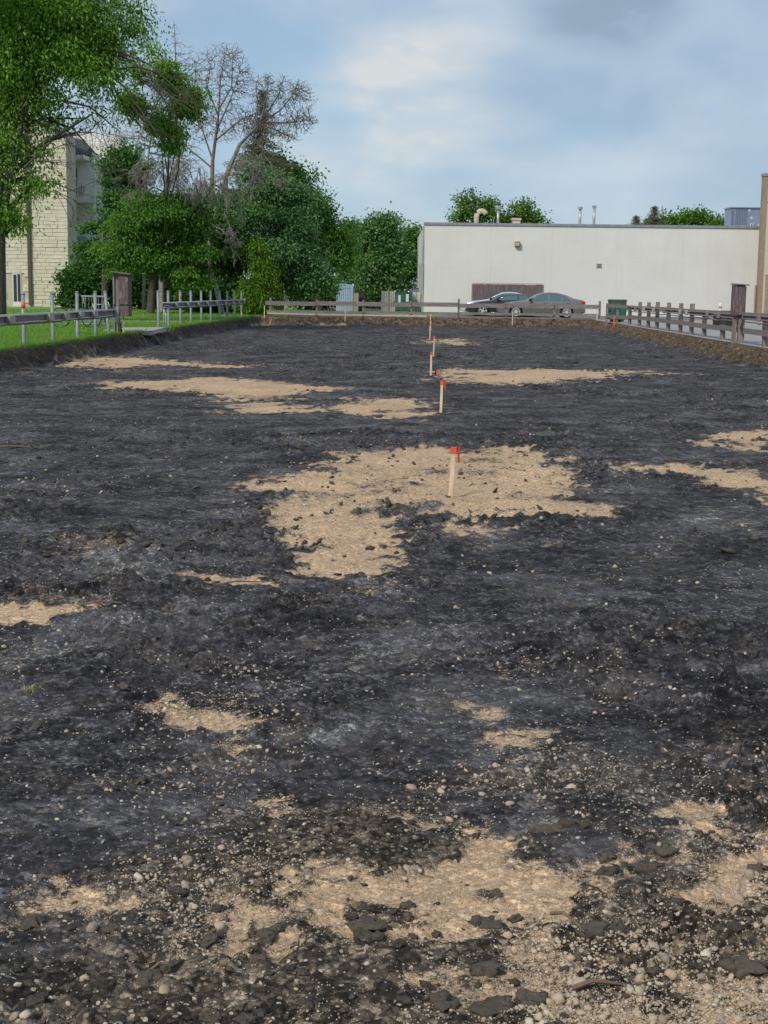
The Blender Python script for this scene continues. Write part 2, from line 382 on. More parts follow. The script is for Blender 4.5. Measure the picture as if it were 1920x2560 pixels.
m, t, b = newmat('stripped_soil'); mt['soil'] = m
tcn = nd(t, 'ShaderNodeTexCoord'); P = tcn.outputs['Object']
att = nd(t, 'ShaderNodeAttribute', attribute_name='mask'); sep = nd(t, 'ShaderNodeSeparateColor'); t.links.new(att.outputs['Color'], sep.inputs[0])
att2 = nd(t, 'ShaderNodeAttribute', attribute_name='bank'); sep2 = nd(t, 'ShaderNodeSeparateColor'); t.links.new(att2.outputs['Color'], sep2.inputs[0])
fine = noise(t, P, 55, 4, .7); mid_ = noise(t, P, 9, 6, .65); big = noise(t, P, 1.1, 6, .6, .4); grain = noise(t, P, 190, 2, .7)
c = mixc(t, ramp(t, mid_, [(.36, 0.0), (.62, 1.0)]), (.0150, .0141, .0162), (.062, .0575, .0625))
c = mixc(t, ramp(t, big, [(.42, 0.0), (.66, .85)]), c, mixc(t, ramp(t, fine, [(.3, 0.0), (.7, 1.0)]), (.060, .0575, .063), (.148, .143, .151)))
c = mixc(t, ramp(t, noise(t, P, 2.3, 6, .7, .3), [(.50, 0.0), (.7, .7)]), c, mixc(t, fine, (.07, .057, .048), (.16, .13, .105)))
c = mixc(t, mth(t, 'MULTIPLY', sep.outputs[1], .75), c, mixc(t, ramp(t, fine, [(.35, 0.0), (.65, 1.0)]), (.12, .12, .115), (.34, .34, .32)))
brn = mixc(t, ramp(t, fine, [(.3, 0.0), (.7, 1.0)]), (.055, .043, .032), (.19, .145, .098))

# crumbly structure: every crumb has its own tone
def crumbs(scale, lo, hi):
    wv = nd(t, 'ShaderNodeVectorMath', operation='ADD'); t.links.new(P, wv.inputs[0])
    nz = nd(t, 'ShaderNodeTexNoise'); nz.inputs['Scale'].default_value = scale * .9; nz.inputs['Detail'].default_value = 3; t.links.new(P, nz.inputs['Vector'])
    sc_ = nd(t, 'ShaderNodeVectorMath', operation='SCALE'); sc_.inputs['Scale'].default_value = 1.1 / scale; t.links.new(nz.outputs['Color'], sc_.inputs[0]); t.links.new(sc_.outputs[0], wv.inputs[1])
    v = nd(t, 'ShaderNodeTexVoronoi'); v.inputs['Scale'].default_value = scale; t.links.new(wv.outputs[0], v.inputs['Vector'])
    s = nd(t, 'ShaderNodeSeparateColor'); t.links.new(v.outputs['Color'], s.inputs[0])
    g = ramp(t, s.outputs[0], [(0, lo), (.55, .85), (1, hi)]); e = ramp(t, v.outputs['Distance'], [(.15, 1.0), (.75, .55)])
    return mth(t, 'MULTIPLY', g, e), v.outputs['Distance']
cr1, cd1 = crumbs(52, .22, 2.2); cr2, cd2 = crumbs(14, .35, 1.7)
def tone(c, f):
    n = nd(t, 'ShaderNodeVectorMath', operation='SCALE'); t.links.new(c, n.inputs[0]); t.links.new(f, n.inputs['Scale']); return n.outputs[0]
mpx = nd(t, 'ShaderNodeMapping'); mpx.inputs['Scale'].default_value = (.85, 1.15, 1); t.links.new(P, mpx.inputs[0])
smear = ramp(t, noise(t, mpx.outputs[0], 1.15, 7, .68, .5), [(.40, 0.0), (.60, 1.0)])
crm = nd(t, 'ShaderNodeMix', data_type='FLOAT'); t.links.new(mth(t, 'MULTIPLY', smear, .35), crm.inputs[0]); t.links.new(mth(t, 'MULTIPLY', cr1, cr2), crm.inputs[2]); crm.inputs[3].default_value = .8
c = tone(c, mth(t, 'MULTIPLY', crm.outputs[0], mth(t, 'ADD', 1.2, mth(t, 'MULTIPLY', smear, 1.1))))
strk = ramp(t, noise(t, mpx.outputs[0], 5.5, 5, .7, .3), [(.50, 0.0), (.66, .55)])
c = mixc(t, mth(t, 'MULTIPLY', strk, smear), c, (.17, .163, .165))
c = mixc(t, mth(t, 'MULTIPLY', sep.outputs[2], .85), c, tone(brn, mth(t, 'MULTIPLY', cr1, mth(t, 'MULTIPLY', cr2, 1.75))))
vor = nd(t, 'ShaderNodeTexVoronoi'); vor.inputs['Scale'].default_value = 34; t.links.new(P, vor.inputs['Vector'])
gd = mth(t, 'MULTIPLY', mth(t, 'LESS_THAN', vor.outputs['Distance'], .24), mth(t, 'GREATER_THAN', mth(t, 'ADD', noise(t, vor.outputs['Position'], 3.0, 4, .7), mth(t, 'MULTIPLY', sep.outputs[2], .10)), .565))
sv = nd(t, 'ShaderNodeSeparateColor'); t.links.new(vor.outputs['Color'], sv.inputs[0])
c = mixc(t, mth(t, 'MULTIPLY', gd, mth(t, 'GREATER_THAN', sv.outputs[0], .45)), c, mixc(t, sv.outputs[1], (.30, .23, .16), (.55, .50, .43)))
snd = mixc(t, ramp(t, fine, [(.3, 0.0), (.7, 1.0)]), (.39, .258, .152), (.64, .455, .295))
snd = mixc(t, ramp(t, big, [(.4, 0.0), (.7, .5)]), snd, (.25, .185, .125))
vo2 = nd(t, 'ShaderNodeTexVoronoi'); vo2.inputs['Scale'].default_value = 75; t.links.new(P, vo2.inputs['Vector'])
s2 = nd(t, 'ShaderNodeSeparateColor'); t.links.new(vo2.outputs['Color'], s2.inputs[0])
g2 = mth(t, 'MULTIPLY', mth(t, 'LESS_THAN', vo2.outputs['Distance'], .32), mth(t, 'GREATER_THAN', s2.outputs[0], .55))
snd = tone(snd, mth(t, 'ADD', mth(t, 'MULTIPLY', cr1, .42), .66))
snd = mixc(t, g2, snd, mixc(t, s2.outputs[1], (.22, .15, .09), (.66, .56, .44)))
sf = mth(t, 'ADD', sep.outputs[0], mth(t, 'ADD', mth(t, 'MULTIPLY', mth(t, 'SUBTRACT', mid_, .5), 1.0), mth(t, 'ADD', mth(t, 'MULTIPLY', mth(t, 'SUBTRACT', fine, .5), .9), mth(t, 'MULTIPLY', mth(t, 'SUBTRACT', grain, .5), .9))))
c = mixc(t, ramp(t, sf, [(.40, 0.0), (.62, 1.0)]), c, snd)
bankc = mixc(t, ramp(t, mid_, [(.35, 0.0), (.65, 1.0)]), (.035, .025, .021), (.10, .072, .056))
bankt = mixc(t, ramp(t, mid_, [(.35, 0.0), (.65, 1.0)]), (.07, .048, .032), (.21, .145, .09))
c = mixc(t, sep2.outputs[0], c, bankc); c = mixc(t, mth(t, 'MULTIPLY', sep2.outputs[1], .9), c, tone(bankt, mth(t, 'ADD', .15, mth(t, 'MULTIPLY', cr2, .95))))
bankf = mixc(t, ramp(t, noise(t, P, 3, 5, .7), [(.38, 0.0), (.62, 1.0)]), (.045, .03, .024), (.19, .13, .085))
c = mixc(t, sep2.outputs[2], c, tone(bankf, mth(t, 'ADD', .3, mth(t, 'MULTIPLY', cr2, .9))))
t.links.new(c, b.inputs['Base Color']); b.inputs['Roughness'].default_value = .93; b.inputs['Specular IOR Level'].default_value = .22
bn = nd(t, 'ShaderNodeBump'); bn.inputs['Strength'].default_value = 1.0; bn.inputs['Distance'].default_value = .022
hsum = mth(t, 'ADD', mth(t, 'ADD', mth(t, 'MULTIPLY', cd1, -.45), mth(t, 'ADD', mth(t, 'MULTIPLY', cd2, -.9), mth(t, 'MULTIPLY', mid_, 1.6))), mth(t, 'ADD', mth(t, 'MULTIPLY', fine, .7), mth(t, 'ADD', mth(t, 'MULTIPLY', grain, .25), mth(t, 'MULTIPLY', mth(t, 'ADD', gd, g2), .12))))
t.links.new(mth(t, 'SUBTRACT', 1.0, mth(t, 'MULTIPLY', sep.outputs[0], .5)), bn.inputs['Strength']); t.links.new(hsum, bn.inputs['Height']); t.links.new(bn.outputs[0], b.inputs['Normal'])

pit = npmesh('ground', V, F, mt['soil'], smooth=True, kind='structure')
pit['label'] = 'stripped lot of black crusted soil with tan sandy gravel patches'
a = pit.data.color_attributes.new('mask', 'FLOAT_COLOR', 'POINT')
a.data.foreach_set('color', np.stack([sandm, palem, brownm, roughm], 1).astype(np.float32).ravel())
a = pit.data.color_attributes.new('bank', 'FLOAT_COLOR', 'POINT')
a.data.foreach_set('color', np.stack([sstep(.05, .5, hl), sstep(.04, .35, hr), sstep(.03, .3, hf), hf], 1).astype(np.float32).ravel())
sub = MB().box(-14, 16, -8, FARY + 2, -.5, -.09)
o = obj('subsoil', sub, mt['soil'], kind='structure')

# lawn, paving and the asphalt beyond the fence
def lawnmat():
    m, t, b = newmat('lawn_turf'); tcn = nd(t, 'ShaderNodeTexCoord'); P = tcn.outputs['Object']
    c = mixc(t, ramp(t, noise(t, P, 1.6, 6, .7), [(.35, 0.0), (.65, 1.0)]), (.10, .22, .022), (.19, .35, .045))
    c = mixc(t, ramp(t, noise(t, P, 22, 5, .7), [(.4, 0.0), (.65, .5)]), c, (.06, .12, .02))
    t.links.new(c, b.inputs['Base Color']); b.inputs['Roughness'].default_value = .95; return m
mt['turf'] = lawnmat()
mt['paving'] = M('pale_paving', (.30, .29, .285), (.24, .232, .23), 1.5, .92, c3=(.36, .35, .34), s3=.5, bump=.2)
mt['asphalt'] = M('grey_asphalt', (.16, .16, .16), (.12, .12, .12), 2, .92, bump=.2, bscale=90)
def sheet(name, pts, z, m, lab):
    o = obj(name, MB().add([(x, y, z) for x, y in pts], [tuple(range(len(pts)))]), m, kind='structure'); o['label'] = lab; return o
sheet('lawn', [(-400, -8), (Lx(-8) - .02, -8), (Lx(FARY + .3) - .02, FARY + .3), (-5.5, FARY + .3), (-5.5, 150), (-400, 150)], OUT, mt['turf'], 'bright green lawn beside the lot')
sheet('paving', [(Rx(-8) + .1, -8), (400, -8), (400, FARY + .5), (Rx(FARY) + .1, FARY + .5)], OUT, mt['paving'], 'pale worn paving behind the fence on the right')
sheet('road', [(-5.5, FARY + .5), (400, FARY + .5), (400, 1500), (-400, 1500), (-400, 150), (-5.5, 150)], OUT - .004, mt['asphalt'], 'grey asphalt yard beyond the far fence')
sheet('lawn', [(-5.8, 79.5), (3.2, 79.5), (3.0, 95), (-5.8, 96)], OUT + .012, mt['turf'], 'strip of grass behind the far fence')
sheet('road_marking', [(14.3, 66), (20.5, 66), (20.5, 66.25), (14.3, 66.25)], OUT + .005, M('faded_yellow_paint', (.55, .47, .18), (.42, .38, .24), 5, .8), 'faded yellow line on the paving')

# ------------------------------------------------------------------ pebbles and clods
def ico(sub, seed, flat=(1, .8, .6), rough=.25, freq=2.0):
    bm = bmesh.new(); bmesh.ops.create_icosphere(bm, subdivisions=sub, radius=1); rr = random.Random(seed)
    off = Vector((rr.random() * 50, rr.random() * 50, rr.random() * 50))
    from mathutils import noise as mn
    for v in bm.verts:
        k = 1 + rough * mn.noise(v.co * freq + off) * 1.6
        v.co = Vector((v.co.x * flat[0], v.co.y * flat[1], v.co.z * flat[2])) * k
    vs = np.array([v.co[:] for v in bm.verts]); bm.verts.ensure_lookup_table()
    fs = np.array([[v.index for v in f.verts] for f in bm.faces]); bm.free(); return vs, fs
def rockmat(name, stops, rough=.8, bump=.4, dk=.6):
    m, t, b = newmat(name)
    a = nd(t, 'ShaderNodeAttribute', attribute_name='tint')
    oi = nd(t, 'ShaderNodeObjectInfo')
    fac = mth(t, 'FRACT', mth(t, 'ADD', a.outputs['Fac'], oi.outputs['Random']))
    c = ramp(t, fac, stops)
    gp = nd(t, 'ShaderNodeNewGeometry').outputs['Position']
    c = mixc(t, ramp(t, noise(t, gp, 110, 5, .75), [(.42, 0.0), (.62, .75)]), c, tuple(x * dk for x in stops[len(stops) // 2][1]))
    t.links.new(c, b.inputs['Base Color']); b.inputs['Roughness'].default_value = rough; b.inputs['Specular IOR Level'].default_value = .3
    bn = nd(t, 'ShaderNodeBump'); bn.inputs['Strength'].default_value = bump; bn.inputs['Distance'].default_value = .008
    t.links.new(noise(t, gp, 90, 5, .75), bn.inputs['Height']); t.links.new(bn.outputs[0], b.inputs['Normal'])
    return m
mt['pebble'] = rockmat('pebble_stone', [(0, (.38, .27, .16)), (.25, (.48, .37, .25)), (.5, (.25, .17, .105)), (.72, (.60, .52, .42)), (.9, (.16, .13, .11)), (1, (.42, .28, .15))], .75)
mt['clod'] = rockmat('soil_clod', [(0, (.07, .061, .053)), (.4, (.14, .114, .09)), (.7, (.055, .05, .047)), (1, (.105, .09, .074))], .93, 1.0, .35)
mt['asphalt_chunk'] = rockmat('asphalt_chunk', [(0, (.082, .068, .055)), (.5, (.13, .105, .082)), (1, (.10, .085, .068))], .95, 1.0, .45)

def scatter(n, y0, y1, power, dens):
    """positions in the visible wedge (with margin), density falling with distance"""
    Yp = y0 * (y1 / y0) ** (RNG.random(n) ** power); Xp = (RNG.random(n) * 2 - 1) * (.27 * Yp * 1.12 + .25)
    ok = (Xp > Lx(Yp) + .5) & (Xp < Rx(Yp) - .6)
    Xp, Yp = Xp[ok], Yp[ok]
    s, p, br = masks(Xp, Yp)
    cl = fbm(Xp * 1.7, Yp * 1.2, 4, 77)
    k = RNG.random(len(Xp)) < dens(s, br, cl, Yp, Xp)
    return Xp[k], Yp[k]
def rotmats(n, tilt=.5):
    a = RNG.random(n) * 2 * np.pi; bx = RNG.normal(0, tilt, n); by = RNG.normal(0, tilt, n)
    ca, sa = np.cos(a), np.sin(a); cx, sx = np.cos(bx), np.sin(bx); cy, sy = np.cos(by), np.sin(by)
    Rz = np.zeros((n, 3, 3)); Rz[:, 0, 0] = ca; Rz[:, 0, 1] = -sa; Rz[:, 1, 0] = sa; Rz[:, 1, 1] = ca; Rz[:, 2, 2] = 1
    Rxm = np.zeros((n, 3, 3)); Rxm[:, 0, 0] = 1; Rxm[:, 1, 1] = cx; Rxm[:, 1, 2] = -sx; Rxm[:, 2, 1] = sx; Rxm[:, 2, 2] = cx
    Rym = np.zeros((n, 3, 3)); Rym[:, 1, 1] = 1; Rym[:, 0, 0] = cy; Rym[:, 0, 2] = sy; Rym[:, 2, 0] = -sy; Rym[:, 2, 2] = cy
    return Rym @ Rxm @ Rz
def stones(name, Xp, Yp, size, variants, m, sink=.25, parent=None, tilt=.5, smooth=True):
    n = len(Xp); Zp = terrain(Xp, Yp); Rm = rotmats(n, tilt); Vs = []; Fs = []; Ts = []; o = 0
    which = RNG.integers(0, len(variants), n); tint = RNG.random(n)
    for i, (vs, fs) in enumerate(variants):
        k = np.where(which == i)[0]
        if not len(k): continue
        vv = np.einsum('nij,vj->nvi', Rm[k], vs) * size[k][:, None, None]
        vv += np.stack([Xp[k], Yp[k], Zp[k] + size[k] * sink], 1)[:, None, :]
        Vs.append(vv.reshape(-1, 3)); Fs.append((fs[None] + (np.arange(len(k)) * len(vs))[:, None, None] + o).reshape(-1, 3)); o += len(k) * len(vs)
        Ts.append(np.repeat(tint[k], len(vs)))
    ob = npmesh(name, np.concatenate(Vs), np.concatenate(Fs), m, parent=parent, smooth=smooth, tint=np.concatenate(Ts), kind='stuff'); return ob
pv = [ico(1, i, (1, random.uniform(.65, .95), random.uniform(.45, .75)), .3) for i in range(6)]
pv2 = [ico(2, i + 20, (1, random.uniform(.65, .95), random.uniform(.45, .75)), .28) for i in range(8)]
pdens = lambda s, br, cl, y, x: np.clip((.04 + .5 * br * sstep(.38, .62, cl) + .5 * s * sstep(.35, .65, cl) + .35 * sstep(.56, .72, cl)) * np.where(y < 7, 1.0, .6), 0, 1)
Xa, Ya = scatter(50000, 2.9, 9.0, 1.15, pdens)
Sa = np.clip(np.exp(RNG.normal(math.log(.0048), .50, len(Xa))), .0025, .021)
show = Sa / Ya; order = np.argsort(-show)
big300, rest = order[:300], order[300:]
stones('gravel', Xa[rest], Ya[rest], Sa[rest], pv, mt['pebble'], parent=pit, sink=.12)
Xb, Yb = scatter(26000, 8.5, 42, .9, pdens)
Sb = np.clip(np.exp(RNG.normal(math.log(.0085), .5, len(Xb))), .004, .026)
pv0 = [(np.array([(1, 0, 0), (-1, 0, 0), (0, .8, 0), (0, -.8, 0), (0, 0, .65), (0, 0, -.65)]), np.array([(0, 2, 4), (2, 1, 4), (1, 3, 4), (3, 0, 4), (2, 0, 5), (1, 2, 5), (3, 1, 5), (0, 3, 5)]))]
stones('gravel', Xb, Yb, Sb, pv0, mt['pebble'], parent=pit)
# fine grit among the pebbles close by
Xc, Yc = scatter(100000, 2.9, 8.5, 1.1, lambda s, br, cl, y, x: np.clip(.04 + .6 * s + .6 * br * sstep(.3, .6, cl), 0, 1))
stones('grit', Xc, Yc, np.clip(np.exp(RNG.normal(math.log(.0032), .3, len(Xc))), .0015, .007), pv0, mt['pebble'], parent=pit)
def meshes(vars_, m, nm):
    r = []
    for vs, fs in vars_:
        me = bpy.data.meshes.new(nm); me.from_pydata([tuple(p) for p in vs], [], [tuple(int(q) for q in f) for f in fs]); me.materials.append(m)
        me.polygons.foreach_set('use_smooth', [True] * len(me.polygons)); r.append(me)
    return r
pm = meshes(pv2, mt['pebble'], 'pebble')
Zs = terrain(Xa[big300], Ya[big300])
for i, k in enumerate(big300):
    o = link('pebble', pm[i % 8], pit, (Xa[k], Ya[k], float(Zs[i]) + Sa[k] * .25)); s = Sa[k]; o.scale = (s, s, s)
    o.rotation_euler = (random.gauss(0, .4), random.gauss(0, .4), random.random() * 6.28)
cv = [ico(2, i + 60, (1, random.uniform(.6, .95), random.uniform(.34, .55)), .5, 2.0) for i in range(8)]
cdens = lambda s, br, cl, y, x: np.clip((.10 + .5 * br + .55 * sstep(.52, .68, fbm(x * .55, y * .35, 4, 41))) * (1 - .75 * s), 0, 1)
Xd, Yd = scatter(2300, 2.9, 9.5, 1.2, cdens)
Sd = np.clip(np.exp(RNG.normal(math.log(.0105), .45, len(Xd))), .005, .028)
order = np.argsort(-Sd / Yd); cb, cr = order[:200], order[200:]
stones('clod_crumbs', Xd[cr], Yd[cr], Sd[cr], cv, mt['clod'], parent=pit, sink=.2)
Xe, Ye = scatter(14000, 9, 74, .8, cdens)
stones('clod_crumbs', Xe, Ye, np.clip(np.exp(RNG.normal(math.log(.016), .5, len(Xe))), .007, .06), [ico(1, i + 90, (1, .8, .42), .7, 2.4) for i in range(4)], mt['clod'], parent=pit, sink=.2)
cm = meshes([ico(3, i + 60, (1, random.uniform(.6, .95), random.uniform(.34, .55)), .5, 2.0) for i in range(8)], mt['clod'], 'clod')
Zs = terrain(Xd[cb], Yd[cb])
for i, k in enumerate(cb):
    o = link('clod', cm[i % 8], pit, (Xd[k], Yd[k], float(Zs[i]) + Sd[k] * .2)); s = Sd[k]; o.scale = (s, s, s)
    o.rotation_euler = (random.gauss(0, .25), random.gauss(0, .25), random.random() * 6.28)
# flat broken crust plates, surveyed from the photograph: (u, v, length, width, turn)
def plate(seed):
    vs, fs = ico(3, seed + 200, (1, .9, 1), .55, 1.7); from mathutils import noise as mn
    vs[:, 2] = np.clip(vs[:, 2], -1, .55) + np.array([mn.noise(Vector(v) * 5 + Vector((seed, 0, 0))) * .30 + mn.noise(Vector(v) * 11) * .16 for v in vs])
    return meshes([(vs, fs)], mt['asphalt_chunk'], 'crust_plate')[0]
for i, (u_, v_, l, wd, rz) in enumerate([(320, 2110, .085, .05, 1.2), (375, 2090, .075, .022, 1.0), (800, 2005, .09, .07, .3), (800, 2030, .06, .05, 2), (1040, 2095, .11, .04, -.1), (1060, 2175, .10, .06, .2), (1050, 1985, .10, .05, -.3),
      (1190, 1800, .13, .035, -.1), (1230, 1795, .11, .025, -.2), (1310, 1858, .06, .035, .1), (1310, 1885, .055, .03, 0), (1400, 1870, .10, .03, .15), (1440, 1850, .07, .04, 0), (1280, 2010, .09, .05, .5), (1340, 2000, .06, .04, 1), (1150, 2150, .08, .06, 1), (560, 2070, .05, .04, 0), (240, 2020, .06, .035, .2), (640, 1588, .09, .06, 0), (1235, 1300, .16, .05, 0), (590, 1040, .22, .07, 0), (955, 2165, .06, .05, 0), (70, 1990, .07, .05, 0), (1610, 2080, .12, .07, 0), (1640, 1870, .07, .04, 0), (575, 2015, .05, .06, 0)]):
    p = G(u_ * K, v_ * K, .01); o = link('crust_plate', plate(i), pit, (p.x, p.y, terr1(p.x, p.y) + .001)); o.scale = (l * .48, wd * .66, .03); o.rotation_euler = (random.gauss(.08, .08), random.gauss(0, .08), rz)
# sticks and roots
mt['root'] = M('root', (.20, .135, .09), (.10, .07, .05), 20, .9)
for i, (u_, v_, l, rz, r) in enumerate([(1225, 2005, .14, -1.0, .006), (1290, 2118, .13, .15, .007), (520, 1262, .3, .3, .006), (230, 1300, .3, .1, .006), (60, 800, .5, .8, .018), (100, 790, .4, .4, .015), (350, 2085, .06, .3, .004), (30, 965, .7, 0, .012)]):
    p = G(u_ * K, v_ * K, .02); z = terr1(p.x, p.y); dx, dy = math.cos(rz) * l / 2, math.sin(rz) * l / 2
    obj('stick', MB().tube([(p.x - dx, p.y - dy, z + .01), (p.x - dx * .2, p.y - dy * .4, z + .028), (p.x + dx * .5, p.y + dy * .3, z + .02), (p.x + dx, p.y + dy, z + .012)], [r, r * .9, r * .7, r * .3], 6), mt['root'], pit)
# roots hanging from the cut edges
mb = MB()
for i in range(520):
    y = random.uniform(24, 76); left = random.random() < .7
    x = Lx(y) + random.uniform(-.02, .35) if left else Rx(y) - random.uniform(.05, .6)
    s = 1 if left else -1; z = terr1(x, y) + .01; l = random.uniform(.08, .35)
    mb.tube([(x, y, z), (x + s * l * .4, y + random.uniform(-.2, .2) * l, z - l * .15), (x + s * l * .7, y + random.uniform(-.5, .5) * l, z - l * .55)], [.007, .005, .002], 3, False)
obj('roots', mb, mt['root'], pit, kind='stuff')

# ------------------------------------------------------------------ grass
m, t, b = newmat('grass_blade'); mt['grass'] = m
a = nd(t, 'ShaderNodeAttribute', attribute_name='tint')
c = ramp(t, a.outputs['Fac'], [(0, (.06, .14, .015)), (.5, (.13, .29, .028)), (.93, (.19, .36, .045)), (1, (.34, .32, .12))])
t.links.new(c, b.inputs['Base Color']); b.inputs['Roughness'].default_value = .6
tr = nd(t, 'ShaderNodeBsdfTranslucent'); t.links.new(c, tr.inputs[0]); mx = nd(t, 'ShaderNodeMixShader'); mx.inputs[0].default_value = .35
t.links.new(b.outputs[0], mx.inputs[1]); t.links.new(tr.outputs[0], mx.inputs[2]); t.links.new(mx.outputs[0], t.nodes['Material Output'].inputs[0])
n = 110000
Yg = 24 * (92 / 24) ** RNG.random(n); span = np.clip(.27 * Yg * 1.06 + Lx(Yg) + .1, .3, 30)
Xg = Lx(Yg) - .0 - span * RNG.random(n) ** 1.25
e = 9000; Yg[:e] = 24 * (76 / 24) ** RNG.random(e); Xg[:e] = Lx(Yg[:e]) + .12 - RNG.random(e) * .25
hgt = RNG.uniform(.035, .085, n) * np.where(RNG.random(n) < .04, 1.8, 1.0) * (.8 + .5 * fbm(Xg, Yg, 3, 90)); wdt = np.clip(Yg * .00022, .006, .016)
ang = RNG.random(n) * np.pi; lean = RNG.normal(0, .35, (n, 2)) * hgt[:, None]
b0 = np.stack([Xg, Yg, np.full(n, OUT - .01)], 1)
b0[:e, 2] = np.minimum(OUT, terrain(Xg[:e], Yg[:e])) - .01; lean[:e, 0] += .03
dx = np.stack([np.cos(ang) * wdt, np.sin(ang) * wdt, np.zeros(n)], 1)
tip = b0 + np.stack([lean[:, 0], lean[:, 1], hgt], 1)
Vg = np.stack([b0 - dx, b0 + dx, tip], 1).reshape(-1, 3); Fg = np.arange(3 * n).reshape(-1, 3)
g = npmesh('grass', Vg, Fg, mt['grass'], tint=np.repeat(np.clip(RNG.random(n) * .6 + fbm(Xg * .6, Yg * .6, 3, 91) * .5 + .6 * (RNG.random(n) < .06 + .25 * sstep(.6, .75, fbm(Xg * .8, Yg * .5, 3, 95))), 0, 1), 3), kind='stuff')
tag(g, 'short bright green grass of the lawn along the left edge of the lot', 'grass')
# two small weeds in the crust
def weed(u_, v_, r, nb, lab):
    p = G(u_ * K, v_ * K, .0); z = terr1(p.x, p.y); nn = nb
    an = RNG.random(nn) * 6.28; L = RNG.uniform(.4, 1, nn) * r; c0 = np.stack([p.x + RNG.normal(0, .015, nn), p.y + RNG.normal(0, .015, nn), np.full(nn, z)], 1)
    tp = c0 + np.stack([np.cos(an) * L, np.sin(an) * L, L * RNG.uniform(.2, .8, nn)], 1); sd_ = np.stack([-np.sin(an), np.cos(an), 0 * an], 1) * .003
    tag(npmesh('weed', np.stack([c0 - sd_, c0 + sd_, tp], 1).reshape(-1, 3), np.arange(3 * nn).reshape(-1, 3), mt['grass'], tint=np.full(3 * nn, 1.0)), lab, 'weed')
weed(65, 1478, .045, 60, 'small green tuft of weed in the dark soil at the left edge')

# ------------------------------------------------------------------ white block building behind the fence (wall face at depth 92)
WD = 92.0
def blockwall(name, c1, c2, bw, bh, mortar, mcol, bump=.5, off=.5, smear=None):
    m, t, b = newmat(name); tcn = nd(t, 'ShaderNodeTexCoord'); sx = nd(t, 'ShaderNodeSeparateXYZ'); t.links.new(tcn.outputs['Object'], sx.inputs[0])
    cx = nd(t, 'ShaderNodeCombineXYZ'); t.links.new(mth(t, 'ADD', sx.outputs[0], sx.outputs[1]), cx.inputs[0]); t.links.new(sx.outputs[2], cx.inputs[1])
    br = nd(t, 'ShaderNodeTexBrick'); br.offset = off; t.links.new(cx.outputs[0], br.inputs['Vector'])
    br.inputs['Scale'].default_value = 1; br.inputs['Brick Width'].default_value = bw; br.inputs['Row Height'].default_value = bh; br.inputs['Mortar Size'].default_value = mortar
    br.inputs['Color1'].default_value = (*c1, 1); br.inputs['Color2'].default_value = (*c2, 1); br.inputs['Mortar'].default_value = (*mcol, 1)
    c = mixc(t, ramp(t, noise(t, tcn.outputs['Object'], .45, 6, .65), [(.38, 0.0), (.68, .55)]), br.outputs['Color'], tuple(x * .86 for x in c1))
    if smear: c = mixc(t, ramp(t, mth(t, 'ADD', mth(t, 'MULTIPLY', sx.outputs[2], -.35), mth(t, 'MULTIPLY', noise(t, tcn.outputs['Object'], .35, 5, .6), 1.9)), [(.0, 0.0), (.35, .5)]), c, smear)
    mpv = nd(t, 'ShaderNodeMapping'); mpv.inputs['Scale'].default_value = (3.0, 3.0, .22); t.links.new(tcn.outputs['Object'], mpv.inputs[0])
    c = mixc(t, ramp(t, noise(t, mpv.outputs[0], 1.0, 6, .7), [(.50, 0.0), (.72, .35)]), c, tuple(x * .84 for x in c1))
    t.links.new(c, b.inputs['Base Color']); b.inputs['Roughness'].default_value = .85; b.inputs['Specular IOR Level'].default_value = .2
    bn = nd(t, 'ShaderNodeBump'); bn.inputs['Strength'].default_value = bump; bn.inputs['Distance'].default_value = .01; t.links.new(br.outputs['Fac'], bn.inputs['Height']); bn.invert = True
    t.links.new(bn.outputs[0], b.inputs['Normal']); return m
mt['white_block'] = blockwall('white_painted_block', (.66, .65, .615), (.645, .635, .60), .8, .2, .007, (.59, .575, .54), .12, smear=(.64, .63, .64))
mt['flashing'] = M('grey_flashing', (.30, .30, .32), (.22, .22, .24), 4, .5, .2)
x0 = Q(1062, 600, WD).x; x1 = Q(1935, 600, WD).x; zt = Q(1500, 562, WD).z
bld = thing('store_building', 'long windowless white block building behind the far fence', 'building', (x0, WD, OUT))
org = (x0, WD, OUT)
# wall as a body with shallow control joints: separate panels a centimetre apart
edges = [x0] + [Q(px, 600, WD).x for px in (1228, 1381, 1544, 1707, 1866)] + [x1 + 8]
mtj = M('joint_grey', (.56, .55, .53), (.52, .51, .49), 5, .9)
for i in range(len(edges) - 1):
    obj('wall_panel', MB().box(edges[i] + (.002 if i else 0), edges[i + 1] - .002, WD, WD + .3, OUT - .1, zt - .12), mt['white_block'], bld, org)
obj('wall', MB().box(x0 + .03, x1 + 8, WD + .03, WD + 22, OUT - .1, zt - .14), mtj, bld, org)
obj('side_wall', MB().box(x0, x0 + .028, WD + .31, WD + 22, OUT - .1, zt - .14), mt['white_block'], bld, org)
obj('parapet_cap', MB().box(x0 - .08, x1 + 8, WD - .07, WD + .45, zt - .12, zt + .03), mt['flashing'], bld, org)
dpx = x0 - .09
obj('downspout', MB().tube([(dpx, WD + .25, zt - .2), (dpx, WD + .25, OUT + .1)], .05, 6), mt['outlet'], bld, org)
obj('meter_box', MB().box(x0 - .32, x0 - .03, WD + .35, WD + .8, OUT + 1.3, OUT + 3.1), mt['outlet'], bld, org)
obj('pipe', MB().tube([(x0 - .12, WD + .1, OUT + 3.1), (x0 - .12, WD + .1, OUT + 4.3), (x0 - .02, WD + .1, OUT + 4.5)], .03, 6), mt['outlet'], bld, org)
mt['tan_box'] = M('tan_metal', (.34, .28, .21), (.24, .19, .14), 6, .6)
mt['beige'] = M('beige_metal', (.50, .42, .33), (.42, .35, .27), 4, .6)
p = Q(1293, 610, WD)
